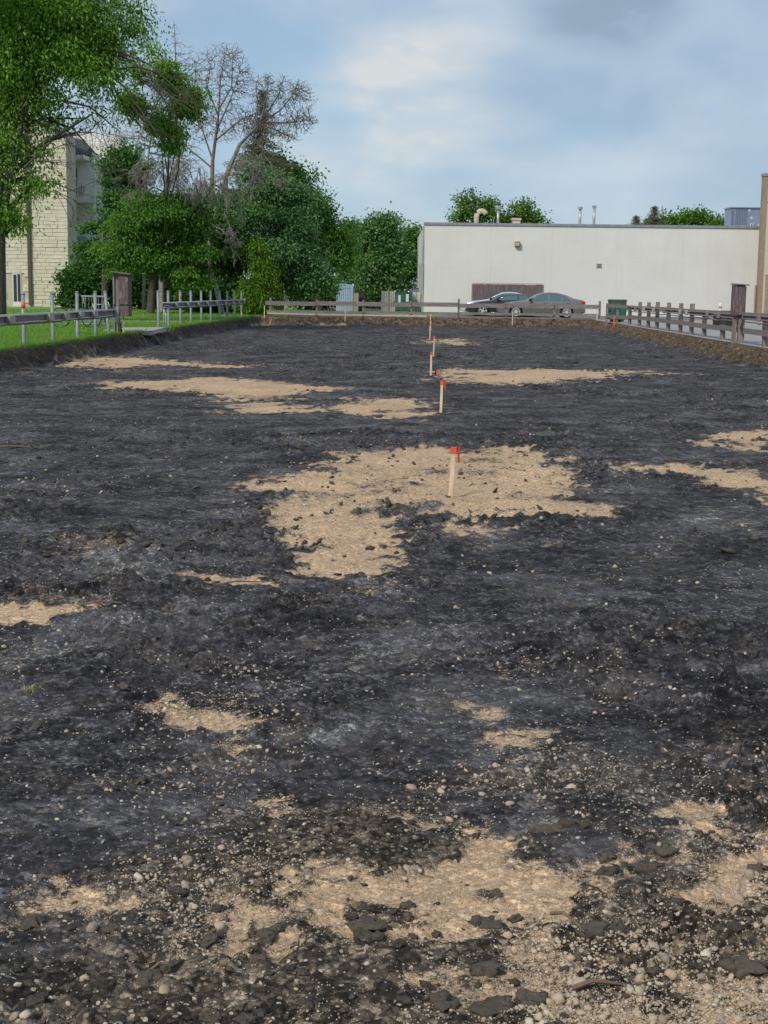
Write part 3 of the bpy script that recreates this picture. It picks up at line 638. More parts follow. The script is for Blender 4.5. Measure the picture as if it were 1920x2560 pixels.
obj('wall_lamp', MB().box(p.x - .17, p.x + .17, WD - .26, WD, p.z - .17, p.z + .17), mt['tan_box'], bld, org, bevel=.04)
obj('lamp_lens', MB().box(p.x - .11, p.x + .11, WD - .28, WD - .255, p.z - .12, p.z + .07), mt['beige'], bld, org)
p = Q(1497.5, 664, WD)
mb = MB()
for k in range(4): mb.box(p.x - .11, p.x + .11, WD - .05, WD, p.z - .12 + k * .065, p.z - .085 + k * .065)
mb.box(p.x - .15, p.x - .11, WD - .05, WD, p.z - .14, p.z + .14); mb.box(p.x + .11, p.x + .15, WD - .05, WD, p.z - .14, p.z + .14)
obj('louvre_vent', mb, mt['tan_box'], bld, org)
# rooftop equipment, each a thing
def zroof(): return zt - .1
def rx(px, D=WD + 3): return Q(px, 550, D).x
D3 = WD + 2.5; sc3 = D3 / FOC
t_ = thing('gooseneck_duct', 'beige curved gooseneck duct on the roof of the white building', 'vent', (rx(1190, D3), D3, zt))
cx = rx(1191, D3); zt2 = Q(1190, 540, D3).z
pts = [(cx, D3, zt - .3), (cx, D3, zt2 - .05)] + [(cx + .32 - .32 * math.cos(a), D3, zt2 + .32 * math.sin(a)) for a in [x * math.pi / 8 for x in range(1, 8)]]
obj('duct', MB().tube(pts, .17, 10), mt['beige'], t_, t_.location, True)
t_ = thing('vent_stack', 'thick grey vent stack with a wide cap beside the gooseneck duct', 'vent', (rx(1245, D3), D3, zt)); cx = rx(1245, D3)
za = Q(1245, 524, D3).z; zb = Q(1245, 516, D3).z
obj('stack', MB().tube([(cx, D3, zt - .3), (cx, D3, za)], .09, 10), mt['steel'], t_, t_.location, True)
obj('cap', MB().tube([(cx, D3, za), (cx, D3, za + .1), (cx, D3, zb), (cx, D3, zb + .04)], [.17, .2, .2, .1], 10), mt['steel'], t_, t_.location)
cx0, cx1 = rx(1280, D3), rx(1303, D3); zh = Q(1290, 545, D3).z
t_ = thing('roof_vent_box', 'low beige square vent box on the roof right of the stack', 'vent', ((cx0 + cx1) / 2, D3, zt))
obj('housing', MB().box(cx0 + .06, cx1 - .06, D3, D3 + .5, zt - .3, zh - .12), mt['beige'], t_, t_.location)
obj('lid', MB().box(cx0, cx1, D3 - .06, D3 + .56, zh - .12, zh), mt['beige'], t_, t_.location)
cx = rx(1352, D3)
t_ = thing('roof_dome_vent', 'flat beige dome vent barely rising above the roof edge', 'vent', (cx, D3, zt))
obj('dome', MB().tube([(cx, D3, zt - .2), (cx, D3, zt + .02), (cx, D3, zt + .12), (cx, D3, zt + .16)], [.35, .35, .22, .05], 12), mt['beige'], t_, t_.location, True)
for px, top, capw, lab in ((1450, 517, .14, 'left one of two tall steel chimney pipes, under a thin flat cap'), (1485, 514, .13, 'right one of two tall steel chimney pipes, under a flared cap')):
    cx = rx(px, D3); za = Q(px, top, D3).z
    t_ = thing('chimney_pipe', lab, 'chimney', (cx, D3, zt), 'steel chimney pipes on the roof')
    obj('pipe', MB().tube([(cx, D3, zt - .3), (cx, D3, za - .12)], .085, 10), mt['steel'], t_, t_.location, True)
    fl = px > 1460
    obj('cap', MB().tube([(cx, D3, za - .16), (cx, D3, za - .02), (cx, D3, za)], [.10, capw + .02, capw + .02] if fl else [.14, .15, .12], 10), mt['steel'], t_, t_.location)
    obj('collar', MB().tube([(cx, D3, zt - .02), (cx, D3, zt + .06)], [.14, .1], 10), mt['steel'], t_, t_.location)
# rooftop air conditioner
mt['hvac'] = M('blue_grey_metal', (.25, .31, .41), (.20, .25, .34), 3, .5, .2); mt['hvac_dark'] = M('coil_fins', (.10, .12, .17), (.16, .19, .26), 20, .6)
D4 = WD + 1.6; a0 = rx(1823, D4); a1 = rx(1912, D4); zh = Q(1865, 518, D4).z; z0 = zt + .02
t_ = thing('rooftop_air_conditioner', 'blue grey air conditioning unit on the roof near the right edge', 'air conditioner', ((a0 + a1) / 2, D4, zt))
O = t_.location
obj('cabinet', MB().box(a0 + .06, a1, D4, D4 + 1.6, z0, zh - .06), mt['hvac'], t_, O)
obj('lid', MB().box(a0, a1 + .05, D4 - .08, D4 + 1.7, zh - .06, zh), mt['hvac'], t_, O)
f0 = rx(1838, D4); f1 = rx(1866, D4)
obj('coil', MB().box(f0, f1, D4 - .02, D4 - .002, z0 + .22, zh - .16), mt['hvac_dark'], t_, O)
for k in range(8):
    xk = f0 + (f1 - f0) * (k + .0) / 7; obj('fin', MB().box(xk - .02, xk + .02, D4 - .05, D4 - .021, z0 + .2, zh - .14), mt['hvac'], t_, O)
obj('side_grille', MB().box(a0 + .12, f0 - .1, D4 - .02, D4 - .002, z0 + .15, zh - .2), mt['hvac_dark'], t_, O)
mtw = M('pale_metal', (.60, .62, .66), None, 5, .5)
for px, y0_, y1_ in ((1871, 523, 529), (1876, 541, 548), (1903, 522, 528)):
    q0 = Q(px, y1_, D4); q1 = Q(px + 5, y0_, D4); obj('label_plate', MB().box(q0.x, q1.x, D4 - .015, D4 - .002, q0.z, q1.z), mtw, t_, O)
for px, z_ in ((1876, .14), (1882, .1), (1895, .1)):
    c_ = rx(px, D4); obj('gas_valve', MB().tube([(c_, D4 - .1, z0), (c_, D4 - .1, z0 + z_ + .1), (c_ + .08, D4 - .1, z0 + z_ + .12)], .035, 6), mtw, t_, O)
for dx in (.3, 1.0, 1.7): obj('skid', MB().box(a0 + dx, a0 + dx + .1, D4 - .05, D4 + 1.6, zt - .2, z0), mt['hvac'], t_, O)
# ------------------------------------------------------------------ taller neighbour at the right edge
mt['brown_trim'] = M('brown_trim', (.30, .235, .165), (.25, .19, .13), 3, .7); mt['cream'] = M('cream_stucco', (.52, .47, .35), (.47, .42, .31), 3, .85)
ND = 89.0
t_ = thing('neighbour_building', 'tall cream building with brown corner trim at the right edge', 'building', (Q(1905, 700, ND).x, ND, OUT)); O = t_.location
xa = Q(1897, 700, ND).x; xb = Q(1908, 700, ND).x; zh = Q(1915, 440, ND).z
obj('corner_trim', MB().box(xa, xb, ND, ND + .5, OUT - .1, zh), mt['brown_trim'], t_, O)
obj('downspout', MB().tube([(xa - .09, ND + .3, OUT), (xa - .09, ND + .3, OUT + 2.0)], .06, 6), mt['brown_trim'], t_, O)
obj('wall', MB().box(xb, xb + 12, ND + .02, ND + .5, OUT - .1, zh - .15), mt['cream'], t_, O)
obj('coping', MB().box(xa - .04, xb + 12, ND - .05, ND + .55, zh, zh + .16), mt['flashing'], t_, O)
zz = Q(1915, 505, ND).z; obj('wall_joint', MB().box(xb, xb + 12, ND - .01, ND + .019, zz - .03, zz + .03), mt['brown_trim'], t_, O)
zz = Q(1915, 688, ND).z; obj('door', MB().box(xb + .15, xb + 2, ND - .03, ND + .018, OUT, zz), mt['tan_box'], t_, O)
obj('door_lintel', MB().box(xb + .1, xb + 2.1, ND - .06, ND + .018, zz + .003, zz + .1), mt['cream'], t_, O)

# ------------------------------------------------------------------ board enclosure in front of the white wall
ED = 89.5
mt['board_purple'] = M('purple_grey_boards', (.165, .125, .135), (.11, .085, .09), 2.5, .85, stretch=(5, 5, .6), bump=.3, c3=(.21, .17, .18), s3=2)
e0 = Q(1183, 740, ED).x; e1 = Q(1355, 740, ED).x; ez = Q(1270, 709, ED).z
t_ = thing('board_enclosure', 'purple grey vertical board enclosure against the white wall behind the cars', 'enclosure', ((e0 + e1) / 2, ED, OUT), ); O = t_.location
nb = 32; wd = (e1 - e0) / nb
for k in range(nb):
    zz = ez - .05 + random.uniform(-.02, .02)
    obj('board', MB().box(e0 + k * wd + .006, e0 + (k + 1) * wd - .006, ED + random.uniform(-.012, .012), ED + .05, OUT, zz), mt['board_purple'], t_, O)
obj('back_board', MB().box(e0, e1, ED + .07, ED + .1, OUT, ez - .1), mt['board_purple'], t_, O)
obj('top_rail', MB().box(e0 - .04, e1 + .04, ED - .03, ED + .12, ez - .045, ez + .03), mt['wood_pale'], t_, O)
for xx in (e0 - .05, e1 + .05): obj('corner_post', MB().box(xx - .05, xx + .05, ED - .03, ED + .12, OUT, ez - .05), mt['wood_grey'], t_, O)

# ------------------------------------------------------------------ far wooden fence
FD = 77.9
fence = thing('wooden_fence', 'long low weathered two rail fence across the far end of the lot', 'fence', (0, FD, OUT)); O = fence.location
def zf(px, py, D=FD): return Q(px, py, D).z
fx0, fx1 = Q(660, 760, FD).x, Q(1501, 775, FD).x
def fxi(px): return Q(px, 770, FD).x
posts = [676, 792, 908, 1028, 1147, 1265, 1386, 1500]
for px in posts:
    xx = fxi(px); top = OUT + (.98 if px in (1500, 1147, 676) else .86)
    obj('post', MB().box(xx - .055, xx + .055, FD + .03, FD + .14, OUT - .45, top + random.uniform(-.02, .03), .006), mt['post_wood'], fence, O)
cuts = [662, 792, 1030, 1147, 1265, 1386, 1500]
for a_, b_ in zip(cuts[:-1], cuts[1:]):
    xa, xb = fxi(a_) + .02, fxi(b_) - .02; za = OUT + .56 + random.uniform(-.03, .02); zb = OUT + .56 + random.uniform(-.03, .02)
    obj('rail', MB().bar((xa, FD, za + .12), (xb, FD, zb + .12), .045, .225, (0, 0, 1)), mt['wood_grey'], fence, O)
for a_, b_ in zip([666, 908, 1147, 1386], [908, 1147, 1386, 1500]):
    xa, xb = fxi(a_) + .02, fxi(b_) - .02; za = OUT + .27 + random.uniform(-.03, .02)
    obj('rail', MB().bar((xa, FD, za), (xb, FD, za - .02), .045, .13, (0, 0, 1)), mt['wood_grey'], fence, O)
for a_, b_, z_ in ((668, 792, .13), (792, 908, .11), (908, 1068, .09)):
    obj('kick_board', MB().bar((fxi(a_), FD - .04, OUT + z_), (fxi(b_) - .02, FD - .04, OUT + z_ - .02), .04, .085), mt['wood_pale'], fence, O, label='pale low board near the ground')
obj('kick_board', MB().bar((fxi(1068), FD - .04, OUT + .08), (fxi(1500), FD - .04, OUT + .03), .04, .05), mt['wood_grey'], fence, O)

# ------------------------------------------------------------------ survey stakes down the middle and round the edge
def stake(x, y, zb, ztop, wdt, lab, tape=True, lean=(0, 0), tail=0, grp='wooden survey stakes', colr=None):
    s = thing('survey_stake', lab, 'stake', (x, y, zb), grp); s.rotation_euler = (lean[0], lean[1], random.uniform(-.3, .3))
    h = ztop - zb; hw_ = wdt / 2
    mb = MB().box(-hw_, hw_, -hw_ * .55, hw_ * .55, -.12, h, .0006)
    obj('lath', mb, colr or mt['lath'], s)
    if tape:
        th = min(.05, h * .13)
        mb = MB().box(-hw_ - .006, hw_ + .006, -hw_ * .55 - .006, hw_ * .55 + .006, h - th, h + .004, .002)
        obj('ribbon', mb, mt['ribbon'], s)
        if tail:
            q = [(hw_ + .004, 0, h - .01), (hw_ + .03, -.004, h + .012), (hw_ + .028, -.004, h - tail * .5), (hw_ + .034, 0, h - tail)]
            mb = MB(); vs = []; n = len(q)
            for p_ in q: vs += [(p_[0] - .011, p_[1] - .01, p_[2]), (p_[0] + .011, p_[1] + .004, p_[2])]
            mb.add(vs, [(2 * i, 2 * i + 1, 2 * i + 3, 2 * i + 2) for i in range(n - 1)]); obj('ribbon_tail', mb, mt['ribbon'], s)
    return s
ST = [  # base px, base py, top px, top py, width m, label, tail
 (1126, 1243, 1134, 1119, .036, 'nearest survey stake, tall in the big tan gravel patch, orange ribbon hanging', .13),
 (1102, 1032, 1105, 953, .038, 'second stake from the camera on dark soil, orange ribbon on its right side', .12),
 (1077, 941, 1078, 881, .04, 'stake beside the small orange marker, third from the camera', .0),
 (1083.5, 890, 1086, 841, .038, 'stake leaning a little right behind the third one', .0),
 (1074.5, 852, 1075, 812, .035, 'thin distant stake in the middle row, fifth from the camera', .0),
 (1077, 825, 1076.5, 799, .035, 'thin distant stake right of the sixth one in the row', .0),
]
for bx_, by_, tx_, ty_, wd, lab, tail in ST:
    p = G(bx_, by_, 0.02); z = terr1(p.x, p.y); p = G(bx_, by_, z); z = terr1(p.x, p.y)
    tp = Q(tx_, ty_, p.y); s = stake(p.x, p.y, z, tp.z, wd, lab, True, (0, math.atan2(tp.x - p.x, tp.z - z)), tail)
p = along(1076, 76.6, .2); stake(p.x, p.y, terr1(p.x, p.y), Q(1076, 782, 76.6).z, .05, 'middle row stake standing at the foot of the far bank', True)
# edge stakes
for bx_, by_, D, ty_, lab, tape, wd in ((309, 833, 43.9, 799, 'edge stake with orange top below the purple brown cabinet', True, .045), (562, 798, 68, 781, 'edge stake at the lawn cut below the metal posts', False, .05),
        (604, 804, 73.2, 777, 'edge stake just past the last metal post', False, .045), (661, 790, 76.9, 765, 'edge stake at the left end of the wooden fence', False, .045),
        (863, 797, 76.6, 773, 'edge stake at the far bank left of the middle row', False, .055), (1281, 807, 76.3, 783, 'edge stake at the far bank in front of the grey car', False, .05)):
    b_ = Q(bx_, by_, D); tp = Q(bx_ - 1, ty_, D); stake(b_.x, D, b_.z, tp.z, wd, lab, tape, grp='edge stakes along the cut banks')
b_ = Q(1535, 811, 66.5); stake(b_.x, 66.5, b_.z, Q(1534, 790, 66.5).z, .07, 'short stake painted all orange at the right end of the far bank', False, grp='edge stakes along the cut banks', colr=mt['ribbon'])
b_ = Q(1492, 803, 77.0); stake(b_.x, 77.0, b_.z, Q(1492, 778, 77).z, .045, 'pale leaning stake by the last post of the far fence', False, grp='edge stakes along the cut banks')
# short orange marker flag by the third stake
p = G(1091, 937, .0); z = terr1(p.x, p.y)
t_ = thing('marker_hub', 'short black hub with an orange ribbon right of the third stake', 'marker', (p.x, p.y, z))
obj('hub', MB().box(-.035, .0, -.02, .02, -.05, .12, .004), mt['black'], t_); obj('ribbon', MB().box(.003, .038, -.012, .012, .01, .125, .008), mt['ribbon'], t_)

# ------------------------------------------------------------------ left metal post rows
def lotx(px, D): return along(px, D, 0).x
def prow(plist, railz, lab, org_px, first):
    D0 = plist[0][1]; t_ = thing('metal_post_rail', lab, 'barrier', (lotx(plist[0][0], D0), D0, OUT), 'metal post and rail barriers beside the lawn'); O = t_.location
    P_ = []
    for px, D, ty in plist:
        x = lotx(px, D); zt_ = Q(px, ty, D).z
        if px == 273: lean = -.09
        else: lean = random.uniform(-.012, .012)
        obj('post', MB().tube([(x, D, OUT - .5), (x, D, OUT), (x + lean, D, zt_)], .047, 12), mt['galv'], t_, O, True)
        obj('post_cap', MB().tube([(x + lean, D, zt_ + .002), (x + lean, D, zt_ + .03), (x + lean, D, zt_ + .045)], [.053, .05, .02], 12), mt['galv'], t_, O, True)
        P_.append((x, D))
    return t_, O, P_
g1 = [(62, 33.8, 737), (134, 36.4, 735.5), (195, 39.0, 732), (240, 41.1, 731), (273, 42.9, 730.5)]
g2 = [(397, 50.7, 729), (422, 52.7, 729), (452, 55.3, 729), (478, 57.7, 729), (504, 60.4, 729), (527, 63, 729), (549, 65.7, 729.5), (568, 68.2, 730), (587, 70.9, 730), (604, 73.6, 730.5)]
row1, O1, P1 = prow(g1, 1, 'near row of five grey metal posts with rails and outlet boxes', 62, True)
row2, O2, P2 = prow(g2, 1, 'far row of ten grey metal posts with rails on the lawn edge', 397, False)
def rails(t_, O, P_, ext0, ext1, h, n_boards, boxes):
    (xa, ya), (xb, yb) = P_[0], P_[-1]
    d = Vector((xb - xa, yb - ya, 0)).normalized(); A = Vector((xa, ya, 0)) - d * ext0; B = Vector((xb, yb, 0)) + d * ext1; L = (B - A).length
    nrm = Vector((d.y, -d.x, 0)); f = nrm * .075
    for k in range(n_boards):
        p0 = A + d * (L * k / n_boards + .01); p1 = A + d * (L * (k + 1) / n_boards - .01)
        j0, j1 = random.uniform(-.015, .015), random.uniform(-.015, .015)
        obj('rail', MB().bar(p0 + f + Vector((0, 0, h + .07 + j0)), p1 + f + Vector((0, 0, h + .07 + j1)), .04, .20), mt['wood_grey'], t_, O)
    g = nrm * .125
    for kz in (.19, .02):
        obj('conduit', MB().tube([A + g + Vector((0, 0, h + kz)) + d * (L * i / 14) + Vector((0, 0, random.uniform(-.012, .012))) for i in range(15)], .021, 6), mt['conduit'], t_, O, True)
    obj('top_pipe', MB().tube([A + nrm * .09 + Vector((0, 0, h + .20)), B + nrm * .09 + Vector((0, 0, h + .20))], .028, 6), mt['conduit'], t_, O, True)
    for s in boxes:
        c_ = A + d * s + nrm * .165 + Vector((0, 0, h + .10))
        b1_ = obj('outlet_box', MB().bar(c_ - d * .20, c_ + d * .20, .09, .15), mt['outlet'], t_, O)
        obj('bracket', MB().bar(c_ - d * .24, c_ - d * .22, .10, .19), mt['tan_box'], b1_, O)
    return A, B, d, nrm
A, B, d, nrm = rails(row1, O1, P1, 6.2, .45, OUT + .52, 5, (4.6, 8.0, 9.6, 11.2, 12.8))
obj('elbow', MB().tube([B + nrm * .12 + Vector((0, 0, OUT + .72)), B + d * .3 + nrm * .12 + Vector((0, 0, OUT + .62)), B + d * .5 + nrm * .1 + Vector((0, 0, OUT + .05))], .03, 6), mt['conduit'], row1, O1, True)
c_ = B - d * .1 + nrm * .17; obj('switch_box', MB().bar(c_ + Vector((0, 0, OUT + .35)), c_ + Vector((0, 0, OUT + .80)), .10, .08, (0, 1, 0)), mt['conduit'], row1, O1)
x_, y_ = P1[0]; obj('paint_band', MB().tube([(x_, y_, OUT + .86), (x_, y_, OUT + 1.0)], .0495, 12), mt['ribbon'], row1, O1, True, label='splash of orange paint round the first post')
A, B, d, nrm = rails(row2, O2, P2, -.35, .5, OUT + .66, 8, (2.4, 5.0, 7.6, 10.0, 12.6, 15.4, 18.0, 20.2, 22.2))
for k in (0, .35):
    q = A + nrm * .12 + d * k
    obj('drop_pipe', MB().tube([q + d * 1.0 + Vector((0, 0, OUT + .76 - k * .3)), q + d * .2 + Vector((0, 0, OUT + .76 - k * .3)), q + d * .05 + Vector((0, 0, OUT + .66 - k * .3)), q + Vector((0, 0, OUT - .1))], .022, 6), mt['conduit'], row2, O2, True)
x_, y_ = P2[2]; obj('paint_band', MB().tube([(x_, y_, OUT + 1.0), (x_, y_, OUT + 1.13)], .0495, 12), mt['ribbon'], row2, O2, True)
obj('post_end', MB().tube([B + nrm * .09 + Vector((0, 0, OUT + .86)), B + nrm * .09 + d * .15 + Vector((0, 0, OUT + .86))], [.06, .06], 8), mt['conduit'], row2, O2, True)

# ------------------------------------------------------------------ electrical cabinets
def cabinet(px0, px1, pyt, pyb, D, lab, board_left, legs):
    xa = Q(px0, 740, D).x; xb = Q(px1, 740, D).x; zt_ = Q(px0, pyt, D).z; zb = Q(px0, pyb, D).z
    c_ = thing('electrical_cabinet', lab, 'cabinet', ((xa + xb) / 2, D, OUT), 'wooden electrical cabinets beside the lot'); O = c_.location
    W_ = xb - xa
    if board_left:
        xm = xa + W_ * .34
        obj('back_board', MB().box(xa, xa + .045, D - .05, D + .55, OUT - .2, zt_ - .02, .004), mt['board_grey'], c_, O)
        obj('back_board', MB().box(xa + .05, xm - .004, D + .0, D + .04, OUT - .2, zt_ - .02, .003), mt['board_grey'], c_, O)
        obj('case', MB().box(xm, xb, D - .1, D + .4, zb + .32, zt_ - .05), mt['box_wood'], c_, O, bevel=.01)
        obj('hatch', MB().box(xm + .02, xb - .005, D - .12, D + .38, zb, zb + .31), mt['box_wood'], c_, O, bevel=.01)
        obj('door', MB().box(xm + .03, xb - .02, D - .125, D - .102, zb + .36, zt_ - .09), mt['box_wood'], c_, O)
        obj('roof', MB().bar((xa - .06, D + .15, zt_ + .04), (xb + .05, D + .15, zt_ - .04), .72, .035), mt['roof_board'], c_, O)
        obj('cable', MB().tube([(xa + .04, D - .12, zb + .35), (xa + .15, D - .16, zb + .15), (xa + .24, D - .14, OUT + .15), (xa + .3, D - .1, OUT - .1)], .03, 6), mt['black'], c_, O, True)
        obj('cable', MB().tube([(xa + .02, D - .12, zb + .25), (xa + .1, D - .16, zb + .05), (xa + .2, D - .14, OUT + .1), (xa + .26, D - .1, OUT - .1)], .022, 6), mt['black'], c_, O, True)
    else:
        obj('case', MB().box(xa, xb - .05, D - .12, D + .14, zb, zt_ - .03, .005), mt['box_wood'], c_, O)
        obj('front_board', MB().box(xa + .0, xa + W_ * .33, D - .15, D - .122, zb - .02, zt_ - .04, .003), mt['box_wood'], c_, O)
        obj('front_board', MB().box(xa + W_ * .35, xa + W_ * .83, D - .15, D - .122, zb, zt_ - .05, .003), mt['box_wood'], c_, O)
        obj('side_board', MB().box(xb - .045, xb - .01, D - .1, D + .14, zb + .02, zt_ - .06), mt['post_wood'], c_, O)
        obj('roof', MB().bar((xa - .02, D, zt_), (xb + .05, D, zt_ - .025), .4, .03), mt['roof_board'], c_, O)
        for k, (a_, b_) in enumerate(((xa + .04, xa + .15), (xa + .2, xa + .38))):
            obj('leg', MB().box(a_, b_, D - .05, D + .05, OUT - .4, zb - .003, .004), mt['post_wood'], c_, O)
    return c_
cabinet(283, 324, 682, 790, 44.4, 'tall purple brown wooden cabinet on a grey board at the lawn corner', True, 0)
cabinet(1831, 1864, 710, 787, 41.4, 'dark narrow wooden cabinet on the fence beside the paving', False, 2)

# concrete slab edge of a walk at the lawn corner
t_ = thing('concrete_slab', 'two broken concrete slabs of a walk ending at the lawn cut', 'slab', (-8.2, 48, OUT)); O = t_.location
obj('slab', MB().box(Lx(46.5) - 1.2, Lx(46.5) + .30, 45.5, 46.3, OUT - .08, OUT + .035, .03), mt['concrete'], t_, O)
obj('slab', MB().box(Lx(48) - 1.1, Lx(48) + .22, 46.6, 49.0, OUT - .08, OUT + .04, .03), mt['concrete'], t_, O)
pth = [(-40, 62), (-8.6, 59.3), (-8.5, 60.5), (-40, 63.2)]
o = obj('path', MB().add([(x, y, OUT + .02) for x, y in pth], [(0, 1, 2, 3)]), mt['concrete'], kind='structure')

# ------------------------------------------------------------------ right wooden fence with conduits
rf = thing('post_and_rail_fence', 'weathered wooden fence with conduits running along the right edge of the lot', 'fence', (Rx(40) + .35, 41, OUT)); O = rf.location
rp = [(1990, 36.0, 0), (1900, 38.8, 0), (1794, 44.4, 0), (1747, 47.4, 0), (1716, 49.7, 1), (1689, 51.9, 1), (1661, 54.5, 1), (1632, 57.2, 1), (1611, 59.5, 1), (1588, 62.0, 1), (1564, 65.0, 0)]
line = lambda D: 9.02 + .0288 * D
for px, D, tall in rp:
    x = line(D); h = 1.05 if tall else .84
    obj('post', MB().box(x - .07, x + .07, D - .045, D + .045, OUT - .45, OUT + h + random.uniform(-.02, .02), .008), mt['post_wood'], rf, O)
cutsD = [30.5, 36, 41.3, 44.4, 49.7, 54.5, 59.5, 65.0]
for a_, b_ in zip(cutsD[:-1], cutsD[1:]):
    for hh, th in ((.80, .16), (.37, .15)):
        xa, xb = line(a_) - .095, line(b_) - .095; j = random.uniform(-.015, .015)
        obj('rail', MB().bar((xa, a_ + .02, OUT + hh + j), (xb, b_ - .02, OUT + hh + random.uniform(-.015, .015)), .045, th), mt['wood_grey'], rf, O)
for off, hh, r in ((-.15, .80, .024), (-.17, .70, .024), (-.15, .62, .02)):
    for D0_, D1_ in ((31, 40.8), (41.9, 65)):
        n_ = 26; pts = [(line(D0_ + (D1_ - D0_) * i / n_) + off, D0_ + (D1_ - D0_) * i / n_, OUT + hh + (.05 if (i % 6) == 3 else 0) * (1 if off == -.17 else -.6)) for i in range(n_ + 1)]
        z0_ = OUT + hh - .28
        if D0_ < 40: pts += [(line(41.0) + off, 41.0, z0_ + .1), (line(41.1) + off, 41.1, z0_)]
        else: pts = [(line(41.6) + off, 41.6, z0_), (line(41.7) + off, 41.7, z0_ + .1)] + pts
        obj('conduit', MB().tube(pts, r, 6), mt['conduit_dark'], rf, O, True)
for D in (35, 38.8, 44.2, 46.0, 49.7, 51.0, 54.4, 57.0, 59.6, 62.0):
    x = line(D) - .19; b1_ = obj('outlet_box', MB().box(x - .05, x + .04, D - .09, D + .09, OUT + .66, OUT + .84), mt['outlet'] if int(D) % 2 else mt['conduit_dark'], rf, O, bevel=.01)
# second short fence and gate stub behind the corner
t_ = thing('corner_fence', 'short stub of wooden fence beside the green dumpster', 'fence', (along(1517, 69, OUT).x, 69, OUT)); O = t_.location
xa = along(1517, 69, OUT).x; xb = line(65.2)
for x, D in ((xa, 69), ((xa + xb) / 2, 67.2)): obj('post', MB().box(x - .05, x + .05, D - .05, D + .05, OUT - .3, OUT + .92, .008), mt['post_wood'], t_, O)
for hh in (.80, .32): obj('rail', MB().bar((xa, 68.94, OUT + hh), (xb - .08, 65.3, OUT + hh), .04, .15), mt['wood_grey'], t_, O)

# ------------------------------------------------------------------ dumpsters, bins, yard things
mt['green_bin'] = M('green_paint', (.025, .12, .085), (.02, .09, .065), 3, .5, c3=(.05, .16, .12), s3=2); mt['bin_rust'] = M('rusted_edge', (.14, .09, .06), (.08, .05, .04), 5, .8)
mt['white_paint'] = M('white_paint', (.62, .64, .63), (.52, .54, .54), 3, .6); mt['yellow_paint'] = M('yellow_paint', (.55, .38, .10), (.45, .30, .09), 4, .6)
mt['blue_siding'] = M('pale_blue_siding', (.33, .44, .58), (.27, .37, .50), 2, .6); mt['lid'] = M('black_lid', (.025, .03, .03), (.035, .04, .04), 4, .5)
def dumpster(px0, px1, pyt, D, depth, lab, labels, style):
    xa = Q(px0, 745, D).x; xb = Q(px1, 745, D).x; zt_ = Q(px0, pyt, D).z
    c_ = thing('dumpster', lab, 'dumpster', ((xa + xb) / 2, D, OUT)); O = c_.location
    obj('bin', MB().box(xa, xb, D, D + depth, OUT + .12, zt_ - .07), mt['green_bin'], c_, O)
    obj('rim', MB().box(xa - .03, xb + .03, D - .03, D + depth + .03, zt_ - .07, zt_ - .01), mt['green_bin'] if style else mt['bin_rust'], c_, O)
    obj('lid', MB().bar((xa, D + depth / 2, zt_ + .01), (xb, D + depth / 2, zt_ + .01), depth, .035), mt['lid'], c_, O)
    nrib = 3 if style else 3
    for k in range(nrib):
        xk = xa + (xb - xa) * (k + .5) / nrib; obj('rib', MB().box(xk - .05, xk + .05, D - .05, D - .003, OUT + .14, zt_ - .09), mt['green_bin'], c_, O)
    obj('fork_pocket', MB().box(xa - .09, xa - .004, D + .1, D + depth - .1, OUT + .6, OUT + .75), mt['green_bin'], c_, O); obj('fork_pocket', MB().box(xb + .004, xb + .09, D + .1, D + depth - .1, OUT + .6, OUT + .75), mt['green_bin'], c_, O)
    for k in (0, 1): obj('foot', MB().box(xa + .1 + k * (xb - xa - .35), xa + .25 + k * (xb - xa - .35), D + .05, D + depth - .05, OUT, OUT + .117), mt['bin_rust'], c_, O)
    for (u0, u1, v0, v1) in labels:
        obj('sticker', MB().box(xa + (xb - xa) * u0, xa + (xb - xa) * u1, D - .062, D - .051, OUT + (zt_ - OUT) * v0, OUT + (zt_ - OUT) * v1), mt['white_paint'], c_, O)
dumpster(988, 1031, 730, 97, 1.4, 'dark green dumpster with two white stickers left of the white building', ((.18, .32, .5, .85), (.62, .78, .52, .9)), True)
dumpster(1530, 1567, 750, 71, 1.2, 'teal dumpster with rusty rim behind the right end of the fence', (), False)
def panel_fence(px0, px1, pyt, D, n, m, lab, odd=None, nm='panel_fence', slope=0):
    xa = Q(px0, 745, D).x; xb = Q(px1, 745, D).x; zt_ = Q((px0 + px1) / 2, pyt, D).z
    c_ = thing(nm, lab, 'fence', ((xa + xb) / 2, D, OUT)); O = c_.location; w_ = (xb - xa) / n
    for k in range(n):
        zk = zt_ + slope * (k / n)
        obj('panel', MB().box(xa + k * w_ + .01, xa + (k + 1) * w_ - .01, D + random.uniform(-.02, .02), D + .04, OUT, zk), mt['yellow_paint'] if odd and k in odd else m, c_, O)
    obj('rail', MB().box(xa, xb, D + .07, D + .12, zt_ - .3, zt_ - .2), m, c_, O)
    obj('post', MB().box(xb - .06, xb + .06, D + .13, D + .25, OUT, zt_ + .06 + slope), mt['white_paint'], c_, O)
panel_fence(840, 882, 707, 92, 9, mt['blue_siding'], 'pale blue metal panel fence under the trees left of the bins', slope=-.12)
panel_fence(953, 988, 728, 98.5, 8, mt['white_paint'], 'white and yellow panel fence left of the green dumpster', (4,))
panel_fence(1031, 1051, 730, 98.6, 5, mt['white_paint'], 'white and yellow panel fence between dumpster and white building', (2,))
